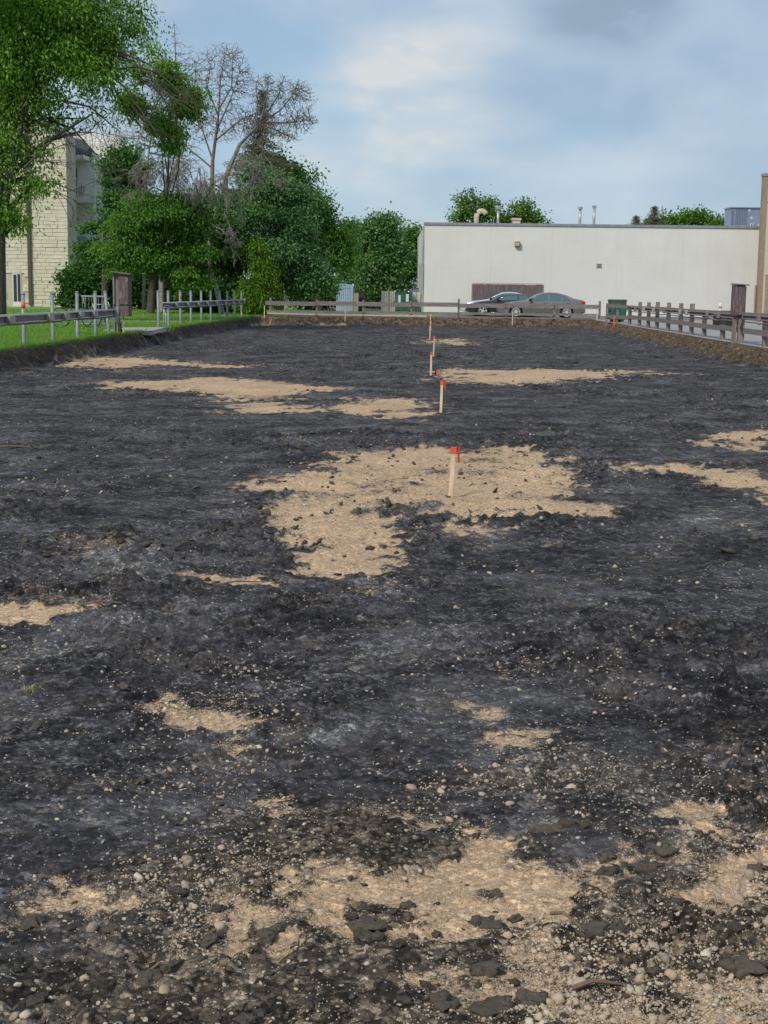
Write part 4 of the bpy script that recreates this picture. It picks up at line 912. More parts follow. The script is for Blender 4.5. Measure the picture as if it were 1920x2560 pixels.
def wheelie(px, pyt, D, w_, m, lab):
    x = Q(px, 745, D).x; zt_ = Q(px, pyt, D).z; c_ = thing('waste_bin', lab, 'bin', (x, D, OUT)); O = c_.location
    obj('bin', MB().prism([(x - w_ * .42, OUT + .05), (x + w_ * .42, OUT + .05), (x + w_ / 2, zt_ - .08), (x - w_ / 2, zt_ - .08)], D, D + .6), m, c_, O)
    obj('lid', MB().box(x - w_ * .54, x + w_ * .54, D - .04, D + .64, zt_ - .078, zt_), mt['lid'], c_, O)
    obj('wheel', MB().tube([(x - w_ * .4, D + .55, OUT + .1), (x - w_ * .3, D + .55, OUT + .1)], .1, 10), mt['black'], c_, O)
    obj('wheel', MB().tube([(x + w_ * .3, D + .55, OUT + .1), (x + w_ * .4, D + .55, OUT + .1)], .1, 10), mt['black'], c_, O)
wheelie(890, 728, 95, .34, mt['tan_box'], 'small tan bin beside the blue panel fence')
wheelie(903, 728, 96, .40, mt['lid'], 'black wheeled bin beside the small tan bin')

# bicycles behind the first post row, with their rack
def bicycle(x, y, rz, m, lab):
    b_ = thing('bicycle', lab, 'bicycle', (x, y, OUT), 'bicycles in the rack on the lawn', rz)
    for wx in (-.52, .52):
        pts = [(wx + .33 * math.cos(a * math.pi / 12), 0, .34 + .33 * math.sin(a * math.pi / 12)) for a in range(25)]
        wobj = obj('wheel', MB().tube(pts, .02, 5, False), mt['black'], b_, smooth=True)
        mb = MB()
        for k in range(8):
            a = k * math.pi / 8; mb.tube([(wx + .32 * math.cos(a), 0, .34 + .32 * math.sin(a)), (wx - .32 * math.cos(a), 0, .34 - .32 * math.sin(a))], .003, 3, False)
        obj('spokes', mb, mt['steel'], wobj)
    mb = MB()
    for p_, q_ in (((-.52, 0, .34), (-.05, 0, .30)), ((-.05, 0, .30), (-.2, 0, .82)), ((-.2, 0, .78), (.33, 0, .80)), ((-.05, 0, .3), (.35, 0, .72)), ((-.52, 0, .34), (-.19, 0, .76)), ((.33, 0, .88), (.42, 0, .62)), ((.42, 0, .62), (.52, 0, .34))): mb.tube([p_, q_], .017, 6)
    obj('frame', mb, m, b_, smooth=True)
    obj('handlebar', MB().tube([(.25, -.27, .98), (.36, -.2, 1.0), (.34, 0, .98), (.36, .2, 1.0), (.25, .27, .98)], .013, 6), mt['steel'], b_, smooth=True)
    obj('saddle', MB().prism([(-.34, .86), (-.08, .88), (-.05, .91), (-.33, .93)], -.05, .05), mt['black'], b_, bevel=.01)
    obj('pedal_crank', MB().tube([(-.05, -.1, .2), (-.05, 0, .30), (-.05, .1, .4)], .015, 6), mt['steel'], b_)
mtb = M('dark_bike_paint', (.03, .035, .05), None, 6, .35)
bicycle(-10.6, 49.6, .25, mtb, 'dark bicycle leaning in the rack between the middle posts of the near row')
bicycle(-10.0, 50.5, .1, mt['steel'], 'silver bicycle behind the dark one beside the cabinet')
t_ = thing('bike_rack', 'low grey bike rack with a flat top bar behind the near metal posts', 'rack', (-10.2, 50.9, OUT)); O = t_.location
xa, xb = Q(203, 740, 51).x, Q(268, 740, 51).x; zr = Q(230, 741, 51).z
obj('top_bar', MB().tube([(xa, 51, zr), (xb, 51, zr)], .03, 8), mt['galv'], t_, O)
for k in range(8):
    x = xa + (xb - xa) * (k + .3) / 8; obj('bar', MB().tube([(x, 51, OUT + .1), (x, 51, zr - .03)], .012, 5), mt['galv'], t_, O)
obj('base_bar', MB().tube([(xa, 51, OUT + .1), (xb, 51, OUT + .1)], .025, 8), mt['galv'], t_, O)
for x, s in ((xa, 1), (xb, -1)): obj('leg', MB().tube([(x + s * .05, 51, zr), (x + s * .32, 50.9, OUT)], .025, 6), mt['galv'], t_, O)

# small things on the paving at the right
x = along(1815, 58, OUT).x
t_ = thing('wheel_stop', 'two black rubber wheel stops stacked on the paving behind the fence', 'wheel stop', (x, 58, OUT)); O = t_.location
for k in (0, 1): obj('block', MB().box(x - .55, x + .35, 58, 58.2, OUT + k * .62, OUT + k * .62 + .13), mt['black'], t_, O, bevel=.02)
obj('stand', MB().box(x - .5, x + .3, 58.05, 58.15, OUT + .135, OUT + .615), mt['black'], t_, O)
x = along(1799, 60, OUT).x
t_ = thing('bollard', 'white bollard with a pink band behind the right fence', 'bollard', (x, 60, OUT)); O = t_.location
obj('post', MB().tube([(x, 60, OUT), (x, 60, OUT + 1.05)], .07, 10), mt['white_paint'], t_, O, True); obj('band', MB().tube([(x, 60, OUT + .82), (x, 60, OUT + .92)], .072, 10), M('pink_band', (.6, .25, .22)), t_, O, True)
obj('wheel_kerb', MB().box(Rx(70) + 5, Rx(70) + 12, 74, 74.15, OUT, OUT + .12), mt['concrete'])
tag(bpy.data.objects['wheel_kerb'], 'low concrete kerb in front of the white wall at the right', 'kerb')

# ------------------------------------------------------------------ cars (nose towards -x)
def carpaint(name, c, metal=.5):
    m, t, b = newmat(name); tcn = nd(t, 'ShaderNodeTexCoord')
    col = mixc(t, ramp(t, noise(t, tcn.outputs['Object'], 3, 4, .6), [(.4, 0.0), (.7, .35)]), c, tuple(x * .8 + .02 for x in c))
    t.links.new(col, b.inputs['Base Color']); b.inputs['Metallic'].default_value = metal; b.inputs['Roughness'].default_value = .32; b.inputs['Coat Weight'].default_value = .6; b.inputs['Coat Roughness'].default_value = .08
    return m
m, t, b = newmat('car_glass'); mt['glass'] = m; b.inputs['Base Color'].default_value = (.07, .12, .13, 1); b.inputs['Roughness'].default_value = .06; b.inputs['Specular IOR Level'].default_value = .9
mt['rim'] = M('alloy_rim', (.68, .68, .69), (.6, .6, .61), 5, .35, .15); mt['chrome'] = M('chrome', (.6, .6, .62), None, 5, .15, 1.0)
mt['plastic'] = M('black_plastic', (.02, .02, .022), None, 5, .5)
m, t, b = newmat('tail_lamp'); mt['tail'] = m; b.inputs['Base Color'].default_value = (.45, .02, .02, 1); b.inputs['Roughness'].default_value = .2
m, t, b = newmat('head_lamp'); mt['head'] = m; b.inputs['Base Color'].default_value = (.7, .72, .74, 1); b.inputs['Roughness'].default_value = .1
def car(name, lab, x, y, paint, prof, sidewin, wheels, ws, rw, W=.91, rz=0, spokes=10, plate=False, grp='parked cars behind the far fence'):
    root = thing(name, lab, 'car', (x, y, OUT - .004), grp, rz)
    px_ = np.array([p[0] for p in prof]); pz_ = np.array([p[1] for p in prof])
    L0, L1 = px_[0], px_[-1]; belt = .93
    top = lambda s: np.interp(s, px_, pz_)
    def halfw(s, z):
        w_ = W * np.where(z < .62, .965 + .035 * np.clip((z - .15) / .47, 0, 1), 1 - .05 * np.clip((z - .62) / .35, 0, 1))
        w_ = w_ - np.clip(z - belt, 0, 1) * .52
        e = np.clip((np.abs(s - (L0 + L1) / 2) - (L1 - L0) * .5 + .95) / .95, 0, 1)
        return w_ * (1 - .22 * e ** 2.4)
    st = np.unique(np.concatenate([np.linspace(L0, L1, 96)] + [np.linspace(wx - .40, wx + .40, 21) for wx in wheels]))
    V = []; nr_ = 9; loop = []
    R_ = .385
    for s in st:
        zb = .19 + .14 * np.clip((abs(s - (L0 + L1) / 2) - (L1 - L0) * .5 + .5) / .5, 0, 1) ** 1.5
        for wx in wheels:
            if abs(s - wx) < R_: zb = max(zb, .32 + math.sqrt(R_ ** 2 - (s - wx) ** 2))
        zt_ = max(float(top(s)), zb + .04); zs = [zb + (zt_ - .035 - zb) * k / (nr_ - 1) for k in range(nr_)]
        side = [(float(halfw(s, z)), z) for z in zs]
        w_t = float(halfw(s, zt_ - .035)); over = [(w_t * .93, zt_ - .008), (w_t * .6, zt_ + .006), (0, zt_ + .012)]
        half = [(side[0][0] * .80, zb + .0)] + side + over
        ring = [(-a, z) for a, z in half] + [(a, z) for a, z in half[:-1][::-1]]
        loop.append(len(ring)); V += [(float(s), a, z) for a, z in ring]
    n_ = loop[0]; F_ = []
    for i in range(len(st) - 1):
        for k in range(n_ - 1): F_.append((i * n_ + k, i * n_ + k + 1, (i + 1) * n_ + k + 1, (i + 1) * n_ + k))
        F_.append((i * n_ + n_ - 1, i * n_, (i + 1) * n_, (i + 1) * n_ + n_ - 1))
    F_.append(tuple(range(n_))); F_.append(tuple(range((len(st) - 1) * n_, len(st) * n_)))
    mb = MB(); mb.v = V; mb.f = F_; body = obj('body', mb, paint, root, smooth=True)
    obj('underbody', MB().box(L0 + .35, L1 - .35, -W * .72, W * .72, .17, .55), mt['plastic'], root)
    for wi, win in enumerate(sidewin):
        wx_ = np.array([p[0] for p in win['top']]); wz_ = np.array([p[1] for p in win['top']])
        for sgn in (-1, 1):
            V = []; F_ = []; ss = np.linspace(wx_[0], wx_[-1], 14)
            for s in ss:
                zt_ = float(np.interp(s, wx_, wz_)); zb = belt + .015
                for k in range(5):
                    z = zb + (zt_ - zb) * k / 4; V.append((s, sgn * (float(halfw(s, z)) + .007), z))
            for i in range(13):
                for k in range(4): F_.append((i * 5 + k, i * 5 + k + 1, (i + 1) * 5 + k + 1, (i + 1) * 5 + k))
            mb = MB(); mb.v = V; mb.f = F_; obj('side_window', mb, mt['glass'], root, smooth=True)
    for nm, (a_, b_) in (('windshield', ws), ('rear_window', rw)):
        V = []; F_ = []
        for i in range(9):
            s = a_ + (b_ - a_) * i / 8; z = float(top(s))
            for k in range(7):
                f_ = -1 + 2 * k / 6; w_t = float(halfw(s, z)) * .86; V.append((s, f_ * w_t, z + .024 - .016 * abs(f_)))
        for i in range(8):
            for k in range(6): F_.append((i * 7 + k, i * 7 + k + 1, (i + 1) * 7 + k + 1, (i + 1) * 7 + k))
        mb = MB(); mb.v = V; mb.f = F_; obj(nm, mb, mt['glass'], root, smooth=True)
    # window line trim, mirror, handles, lamps
    wa = sidewin[0]['top'][0][0]; wb = sidewin[-1]['top'][-1][0]
    for sgn in (-1, 1):
        allw = [p for w__ in sidewin for p in w__['top']]
        obj('window_trim', MB().tube([(s, sgn * (float(halfw(s, z)) + .012), z + .012) for s, z in allw], .012, 5), mt['chrome'], root, smooth=True)
        obj('sill_trim', MB().tube([(s, sgn * (float(halfw(s, .25)) + .004), .25) for s in np.linspace(wheels[0] + .45, wheels[1] - .45, 8)], .018, 5), mt['chrome'], root, smooth=True)
        mx_ = wa + .12; mr = obj('mirror', MB().box(mx_ - .09, mx_ + .05, sgn * (W + .02) if sgn > 0 else sgn * (W + .20), sgn * (W + .20) if sgn > 0 else sgn * (W + .02), belt + .0, belt + .14), mt['plastic'], root, bevel=.03)
        for hx in (wa + .95, wb - .15):
            obj('door_handle', MB().box(hx - .09, hx + .09, sgn * (float(halfw(hx, .84)) + .0) - .02, sgn * (float(halfw(hx, .84))) + .02, .825, .855), mt['chrome'], root)
        hw0 = float(halfw(L0 + .25, .68)); obj('headlight', MB().prism([(L0 + .10, .60), (L0 + .45, .70), (L0 + .42, .76), (L0 + .12, .70)], sgn * (hw0 - .22), sgn * (hw0 + .012)), mt['head'], root, bevel=.01)
        hw1 = float(halfw(L1 - .2, .8)); obj('tail_light', MB().prism([(L1 - .33, .84), (L1 - .02, .78), (L1 - .01, .92), (L1 - .28, .95)], sgn * (hw1 - .2), sgn * (hw1 + .012)), mt['tail'], root, bevel=.01)
        for dx in (wa + .12, (wa + wb) / 2 + .12, wb - .05):
            obj('door_seam', MB().tube([(dx + (.05 if z > .7 else 0), sgn * (float(halfw(dx, z)) + .0005), z) for z in (.3, .5, .7, .9)], .004, 4), mt['plastic'], root)
    for wx in wheels:
        for sgn in (-1, 1):
            yc = sgn * (W - .12); wl = bpy.data.objects.new('wheel', None); COL.objects.link(wl); wl.parent = root; wl.location = (wx, yc, .325)
            pr = [(.20, -.10), (.29, -.11), (.322, -.09), (.328, 0), (.322, .09), (.29, .11), (.20, .10)]
            V = []; F_ = []
            for i in range(28):
                a = 2 * math.pi * i / 28
                for r_, yy in pr: V.append((r_ * math.cos(a), yy, r_ * math.sin(a)))
            for i in range(28):
                for k in range(6): F_.append((i * 7 + k, i * 7 + k + 1, ((i + 1) % 28) * 7 + k + 1, ((i + 1) % 28) * 7 + k))
            mb = MB(); mb.v = V; mb.f = F_; obj('tyre', mb, mt['black'], wl, smooth=True)
            mb = MB(); mb.tube([(0, sgn * .07, 0), (0, sgn * .115, 0)], .05, 12)
            for k in range(spokes):
                a = 2 * math.pi * k / spokes; mb.bar((.03 * math.cos(a), sgn * .095, .03 * math.sin(a)), (.215 * math.cos(a + .08), sgn * .10, .215 * math.sin(a + .08)), .03 if spokes > 7 else .055, .02, (0, 1, 0))
            ring = [(.215 * math.cos(a * math.pi / 12), sgn * .1, .215 * math.sin(a * math.pi / 12)) for a in range(25)]; mb.tube(ring, .016, 5, False)
            obj('rim', mb, mt['rim'], wl); obj('brake_disc', MB().tube([(0, sgn * .03, 0), (0, sgn * .045, 0)], .2, 18), mt['plastic'], wl)
    if plate: obj('licence_plate', MB().box(L0 - .035, L0 - .0, -.26, .26, .38, .53), mt['white_paint'], root)
    return root
sed = [(-2.40, .50), (-2.36, .62), (-2.15, .74), (-1.6, .87), (-1.0, .945), (-.80, .98), (-.25, 1.27), (.1, 1.385), (.5, 1.42), (.95, 1.385), (1.4, 1.26), (1.85, 1.08), (2.2, 1.03), (2.42, .97), (2.46, .80), (2.47, .5)]
swin = [{'top': [(-.72, .955), (-.2, 1.20), (.12, 1.31), (.38, 1.335)]}, {'top': [(.45, 1.335), (.8, 1.32), (1.12, 1.25)]}, {'top': [(1.17, 1.235), (1.38, 1.13), (1.62, .97)]}]
grey = carpaint('graphite_grey_paint', (.21, .20, .20)); silver = carpaint('silver_paint', (.58, .63, .70), .4); darkp = carpaint('black_paint', (.022, .024, .03), .2)
CD = 81.6
def cxat(px, D): return along(px, D, OUT + .3).x
s_ = CD / FOC
car('parked_sedan', 'graphite grey sedan parked in front of the board enclosure', cxat(1349, CD), CD, grey, sed, swin, (-1.40, 1.42), (-.78, -.05), (1.02, 1.72), rz=0.0)
fast = [(-2.35, .45), (-2.3, .62), (-2.1, .72), (-1.6, .84), (-1.0, .92), (-.75, .96), (-.2, 1.22), (.15, 1.30), (.6, 1.32), (1.1, 1.27), (1.6, 1.13), (2.1, 1.0), (2.38, .92), (2.42, .7), (2.43, .45)]
fwin = [{'top': [(-.62, .95), (-.15, 1.15), (.25, 1.235), (.6, 1.245)]}, {'top': [(.67, 1.245), (1.1, 1.2), (1.5, 1.04), (1.65, .96)]}]
car('parked_coupe', 'low black car half hidden behind the graphite sedan', cxat(1264, CD + 2.6), CD + 2.6, darkp, fast, fwin, (-1.38, 1.4), (-.72, -.12), (1.15, 1.9), spokes=5, plate=True)
car('parked_sedan', 'silver sedan farthest back of the three, its roof above the black car', cxat(1250, CD + 5.0), CD + 5.0, silver, sed, swin, (-1.40, 1.42), (-.78, -.05), (1.02, 1.72), spokes=10)
# dark car roof seen beyond the fence near the white building
suv = [(-2.2, .6), (-2.15, .85), (-1.2, 1.02), (-.8, 1.1), (-.3, 1.55), (.2, 1.66), (1.5, 1.64), (2.1, 1.45), (2.25, 1.0), (2.26, .6)]
vwin = [{'top': [(-.62, 1.15), (-.2, 1.48), (.4, 1.55)]}, {'top': [(.48, 1.55), (1.2, 1.54)]}, {'top': [(1.28, 1.53), (1.9, 1.38)]}]
car('parked_suv', 'dark blue vehicle seen above the dumpster left of the white building', cxat(1032, 106), 106, carpaint('navy_paint', (.03, .05, .09)), suv, vwin, (-1.3, 1.35), (-.75, -.2), (1.95, 2.2), grp='vehicles parked beyond the bins')

# ------------------------------------------------------------------ apartment building at the left
AD = 104.0
ap = thing('apartment_building', 'beige split block apartment building with white balconies behind the trees', 'building', (Q(100, 760, AD).x, AD, OUT)); O = ap.location
xr_ = Q(170, 600, AD).x; xl_ = Q(-90, 600, AD).x; ztr = Q(163, 336, AD).z; slope = .46; ztl = ztr + (xr_ - xl_) * slope
mt['split'] = M('split_face_block', (.62, .565, .465), (.56, .505, .41), 2.2, .95, bump=.7, bscale=9, c3=(.66, .61, .51), s3=.8); mt['mortar'] = M('brick_mortar', (.50, .45, .36), (.44, .39, .31), 4, .95)
obj('wall', MB().prism([(xl_, OUT - .2), (xr_ - .02, OUT - .2), (xr_ - .02, ztr - .05), (xl_, ztl - .05)], AD + .02, AD + 3.2), mt['mortar'], ap, O)
vis = []; rowh = .262; r_i = 0; z = OUT
xwin0, xwin1, zw0, zw1 = Q(31, 700, AD).x, Q(53, 700, AD).x, Q(40, 764, AD).z, Q(40, 683, AD).z
while z < ztl:
    x = xr_ - (random.uniform(.2, .5)); first = True; xe = xr_
    while xe > Q(-14, 600, AD).x:
        wdt = random.uniform(.45, 1.15); xs = xe - wdt
        ztop_here = ztr + (xr_ - xe) * slope - .02
        if z + rowh < ztop_here and not (xs < xwin1 + .02 and xe > xwin0 - .02 and z + rowh > zw0 + .0 and z < zw1): vis.append((xs, xe, z))
        elif z < ztop_here and z + rowh >= ztop_here: vis.append((xs, xe, z))
        xe = xs
    z += rowh
random.shuffle(vis)
stuff = MB(); cnt = 0
def blk(mb, xs, xe, z):
    h = min(rowh, ztr + (xr_ - xe) * slope - z - .01)
    if h < .04: return
    d0 = random.uniform(.02, .055); c = []
    mb.box(xs + .012, xe - .012, AD - d0, AD + .019, z + .012, z + h - .012, .012)
for xs, xe, z in sorted(vis, key=lambda q: (q[2] > 7.0, random.random())):
    if cnt < 290:
        mb = MB(); blk(mb, xs, xe, z)
        if mb.v: obj('block', mb, mt['split'], ap, O); cnt += 1
    else: blk(stuff, xs, xe, z)
obj('upper_blocks', stuff, mt['split'], ap, O, kind='stuff')
mt['fascia'] = M('grey_fascia', (.30, .34, .38), (.25, .28, .32), 4, .6); mt['white_trim'] = M('white_trim', (.62, .61, .62), (.54, .53, .54), 3, .7); mt['shingle'] = M('dark_shingles', (.085, .09, .105), (.05, .053, .062), 12, .95, bump=.5)
mt['stucco'] = M('pale_stucco', (.72, .70, .67), (.66, .64, .61), 2, .9); mt['dark_glass'] = M('dark_window', (.025, .03, .04), (.04, .045, .055), 2, .1); mt['brown_pipe'] = M('brown_pipe', (.10, .075, .06), (.07, .05, .045), 5, .6)
obj('fascia', MB().bar((xr_ + .05, AD - .15, ztr + .12), (xl_, AD - .15, ztl + .12), .45, .34), mt['fascia'], ap, O)
obj('roof', MB().add([(xr_ + .1, AD - .4, ztr + .30), (xl_, AD - .4, ztl + .30), (xl_, AD + 3.3, ztl + .30), (xr_ + .1, AD + 3.3, ztr + .30), (xr_ + .1, AD - .4, ztr + .25), (xl_, AD - .4, ztl + .25), (xl_, AD + 3.3, ztl + .25), (xr_ + .1, AD + 3.3, ztr + .25)], [(0, 1, 2, 3), (7, 6, 5, 4), (0, 4, 5, 1), (1, 5, 6, 2), (2, 6, 7, 3), (3, 7, 4, 0)]), mt['shingle'], ap, O)
xp = Q(74, 600, AD).x
obj('downspout', MB().box(xp - .13, xp + .10, AD - .22, AD - .06, OUT + .1, ztr + 2.2), mt['brown_pipe'], ap, O)
fr = obj('window', MB().box(xwin0, xwin1, AD - .02, AD + .019, zw0, zw1), mt['white_trim'], ap, O)
obj('pane', MB().box(xwin0 + .08, xwin0 + .30, AD - .035, AD - .021, zw0 + .3, zw1 - .1), mt['dark_glass'], fr, O); obj('pane', MB().box(xwin0 + .37, xwin1 - .06, AD - .035, AD - .021, zw0 + .3, zw1 - .06), mt['dark_glass'], fr, O)
obj('sill', MB().box(xwin0 - .1, xwin1 + .1, AD - .12, AD + .0, zw0 - .1, zw0 - .003), mt['white_trim'], fr, O)
# the recessed wing with balconies
BD = 108.0
def bx(px, D=BD): return Q(px, 500, D).x
def bz(py, D=BD): return Q(200, py, D).z
obj('wing_wall', MB().box(bx(150), bx(330), BD + 1.6, BD + 6, OUT - .2, bz(352)), mt['stucco'], ap, O)
obj('wing_roof', MB().add([(bx(150), BD - .5, bz(388)), (bx(214), BD - .5, bz(386)), (bx(222), BD + 1, bz(366)), (bx(190), BD + 2.5, bz(334)), (bx(150), BD + 2.5, bz(322)), (bx(150), BD + 3, bz(388)), (bx(222), BD + 3, bz(386))], [(0, 1, 2, 3, 4), (0, 5, 6, 1), (1, 6, 2), (2, 6, 3), (3, 6, 5, 4), (0, 4, 5)]), mt['shingle'], ap, O)
obj('soffit', MB().box(bx(150), bx(216), BD - .62, BD + 1.5, bz(399), bz(388.5)), mt['white_trim'], ap, O)
obj('side_wing', MB().box(bx(186, 110), bx(300, 110), 110, 114, OUT, bz(333, 110)), mt['stucco'], ap, O)
dz0 = bz(492); d_ = obj('door', MB().box(bx(167), bx(186), BD + 1.5, BD + 1.597, dz0, bz(414)), mt['white_trim'], ap, O)
obj('pane', MB().box(bx(169), bx(183), BD + 1.45, BD + 1.497, dz0 + .1, bz(417)), mt['dark_glass'], d_, O)
w_ = obj('window', MB().box(bx(165), bx(187), BD + 1.5, BD + 1.597, bz(575), bz(538)), mt['white_trim'], ap, O)
obj('pane', MB().box(bx(168), bx(184), BD + 1.45, BD + 1.497, bz(573), bz(541)), mt['outlet'], w_, O)
w_ = obj('window', MB().box(bx(200), bx(222), BD + 1.5, BD + 1.597, bz(700), bz(640)), mt['white_trim'], ap, O)
obj('pane', MB().box(bx(203), bx(219), BD + 1.45, BD + 1.497, bz(698), bz(643)), mt['dark_glass'], w_, O)
obj('pillar', MB().box(bx(236), bx(241), BD - .3, BD - .1, OUT, bz(395)), mt['white_trim'], ap, O)
def balcony(py_slab0, py_slab1, pyr, m, px0, px1, curtain=None):
    b_ = obj('balcony', MB().box(bx(px0), bx(px1), BD - .2, BD + 1.49, bz(py_slab1), bz(py_slab0)), mt['white_trim'], ap, O)
    z0_ = bz(py_slab0); z1_ = bz(pyr)
    obj('handrail', MB().box(bx(px0), bx(px1) - .03, BD - .16, BD - .08, z1_, z1_ + .07), m, b_, O)
    n_ = int((bx(px1) - bx(px0)) / .125)
    for k in range(n_):
        x = bx(px0) + .05 + k * .125; obj('baluster', MB().box(x - .018, x + .018, BD - .14, BD - .10, z0_, z1_ - .002), m, b_, O)
    return b_
balcony(492, 506, 449, mt['white_trim'], 163, 239)
balcony(621, 634, 583, M('pale_blue_rail', (.40, .52, .60), (.34, .45, .53), 4, .6), 163, 239)
mtbl = M('blue_privacy_screen', (.20, .38, .48), (.16, .32, .42), 3, .5)
x = bx(200); t_ = thing('balcony_planter', 'red flowers and pots standing on the upper balcony', 'planter', (x, BD + .5, dz0)); 
obj('pot', MB().tube([(0, 0, 0), (0, 0, .45)], [.18, .26], 10), mt['tan_box'], t_)
mbp = MB()
for k in range(60): 
    a, b2, c2 = random.gauss(0, .25), random.gauss(0, .2), .55 + random.gauss(0, .2); mbp.add([(a, b2, c2), (a + .09, b2 + .02, c2 + .05), (a + .02, b2, c2 + .1)], [(0, 1, 2)])
obj('blossoms', mbp, M('red_blossom', (.35, .05, .05), (.30, .12, .10), 9, .7), t_)
t_ = thing('balcony_screen', 'blue cloth screen on the lower balcony railing', 'screen', (bx(180), BD - .0, bz(620)))
mbp = MB(); nn = 20
vs = []
for i in range(nn + 1):
    x = bx(167) + (bx(212) - bx(167)) * i / nn; yy = BD + .02 * math.sin(i * 1.3)
    vs += [(x, yy, bz(619)), (x, yy, bz(590))]
mbp.add(vs, [(2 * i, 2 * i + 1, 2 * i + 3, 2 * i + 2) for i in range(nn)]); obj('cloth', mbp, mtbl, t_, t_.location)

# ------------------------------------------------------------------ trees
class TB:
    """collects branch segments and turns them into one mesh"""
    def __init__(s): s.a = []; s.b = []; s.ra = []; s.rb = []
    def seg(s, a, b, ra, rb): s.a.append(a[:]); s.b.append(b[:]); s.ra.append(ra); s.rb.append(rb)
    def mesh(s, name, m, parent, org, n=4):
        A = np.array(s.a, float); B = np.array(s.b, float); d = B - A; L = np.linalg.norm(d, axis=1, keepdims=True) + 1e-9; d /= L
        ref = np.where(np.abs(d[:, 2:3]) < .9, [[0, 0, 1.0]], [[1.0, 0, 0]]); u_ = np.cross(d, ref); u_ /= np.linalg.norm(u_, axis=1, keepdims=True) + 1e-9; v_ = np.cross(d, u_)
        N = len(A); V = np.zeros((N, 2 * n, 3)); ra = np.array(s.ra)[:, None]; rb = np.array(s.rb)[:, None]
        for k in range(n):
            t = 2 * math.pi * k / n; off = u_ * math.cos(t) + v_ * math.sin(t); V[:, k] = A + off * ra; V[:, n + k] = B + off * rb
        F = np.array([(k, (k + 1) % n, n + (k + 1) % n, n + k) for k in range(n)])
        return npmesh(name, V.reshape(-1, 3), (F[None] + (np.arange(N) * 2 * n)[:, None, None]).reshape(-1, 4), m, parent, True, org=org)
def grow(tb, p, d, L, r, lvl, rr, spread=.6, up=.05, nchild=(3, 5), wob=.18, ratio=.62, minr=.006, tips=None):
    p = Vector(p); d = Vector(d).normalized(); n = 4 if lvl > 1 else 3
    pts = [p]; rad = [r]
    for i in range(n):
        d = (d + Vector((rr.gauss(0, wob), rr.gauss(0, wob), rr.gauss(0, wob) + up))).normalized()
        q = pts[-1] + d * (L / n); r2 = max(minr * .7, r * (1 - .55 * (i + 1) / n)); tb.seg(pts[-1], q, rad[-1], r2); pts.append(q); rad.append(r2)
    if tips is not None and lvl <= 1: tips.append(tuple(pts[-1]))
    if lvl <= 0: return
    for k in range(rr.randint(*nchild)):
        i = rr.randint(1, n); q = pts[i]
        ax = Vector((rr.gauss(0, 1), rr.gauss(0, 1), rr.gauss(0, 1))).normalized(); dd = (d + ax * spread * rr.uniform(.6, 1.4)).normalized()
        grow(tb, q, dd, L * ratio * rr.uniform(.7, 1.15), max(minr, rad[i] * .62), lvl - 1, rr, spread, up, nchild, wob, ratio, minr, tips)
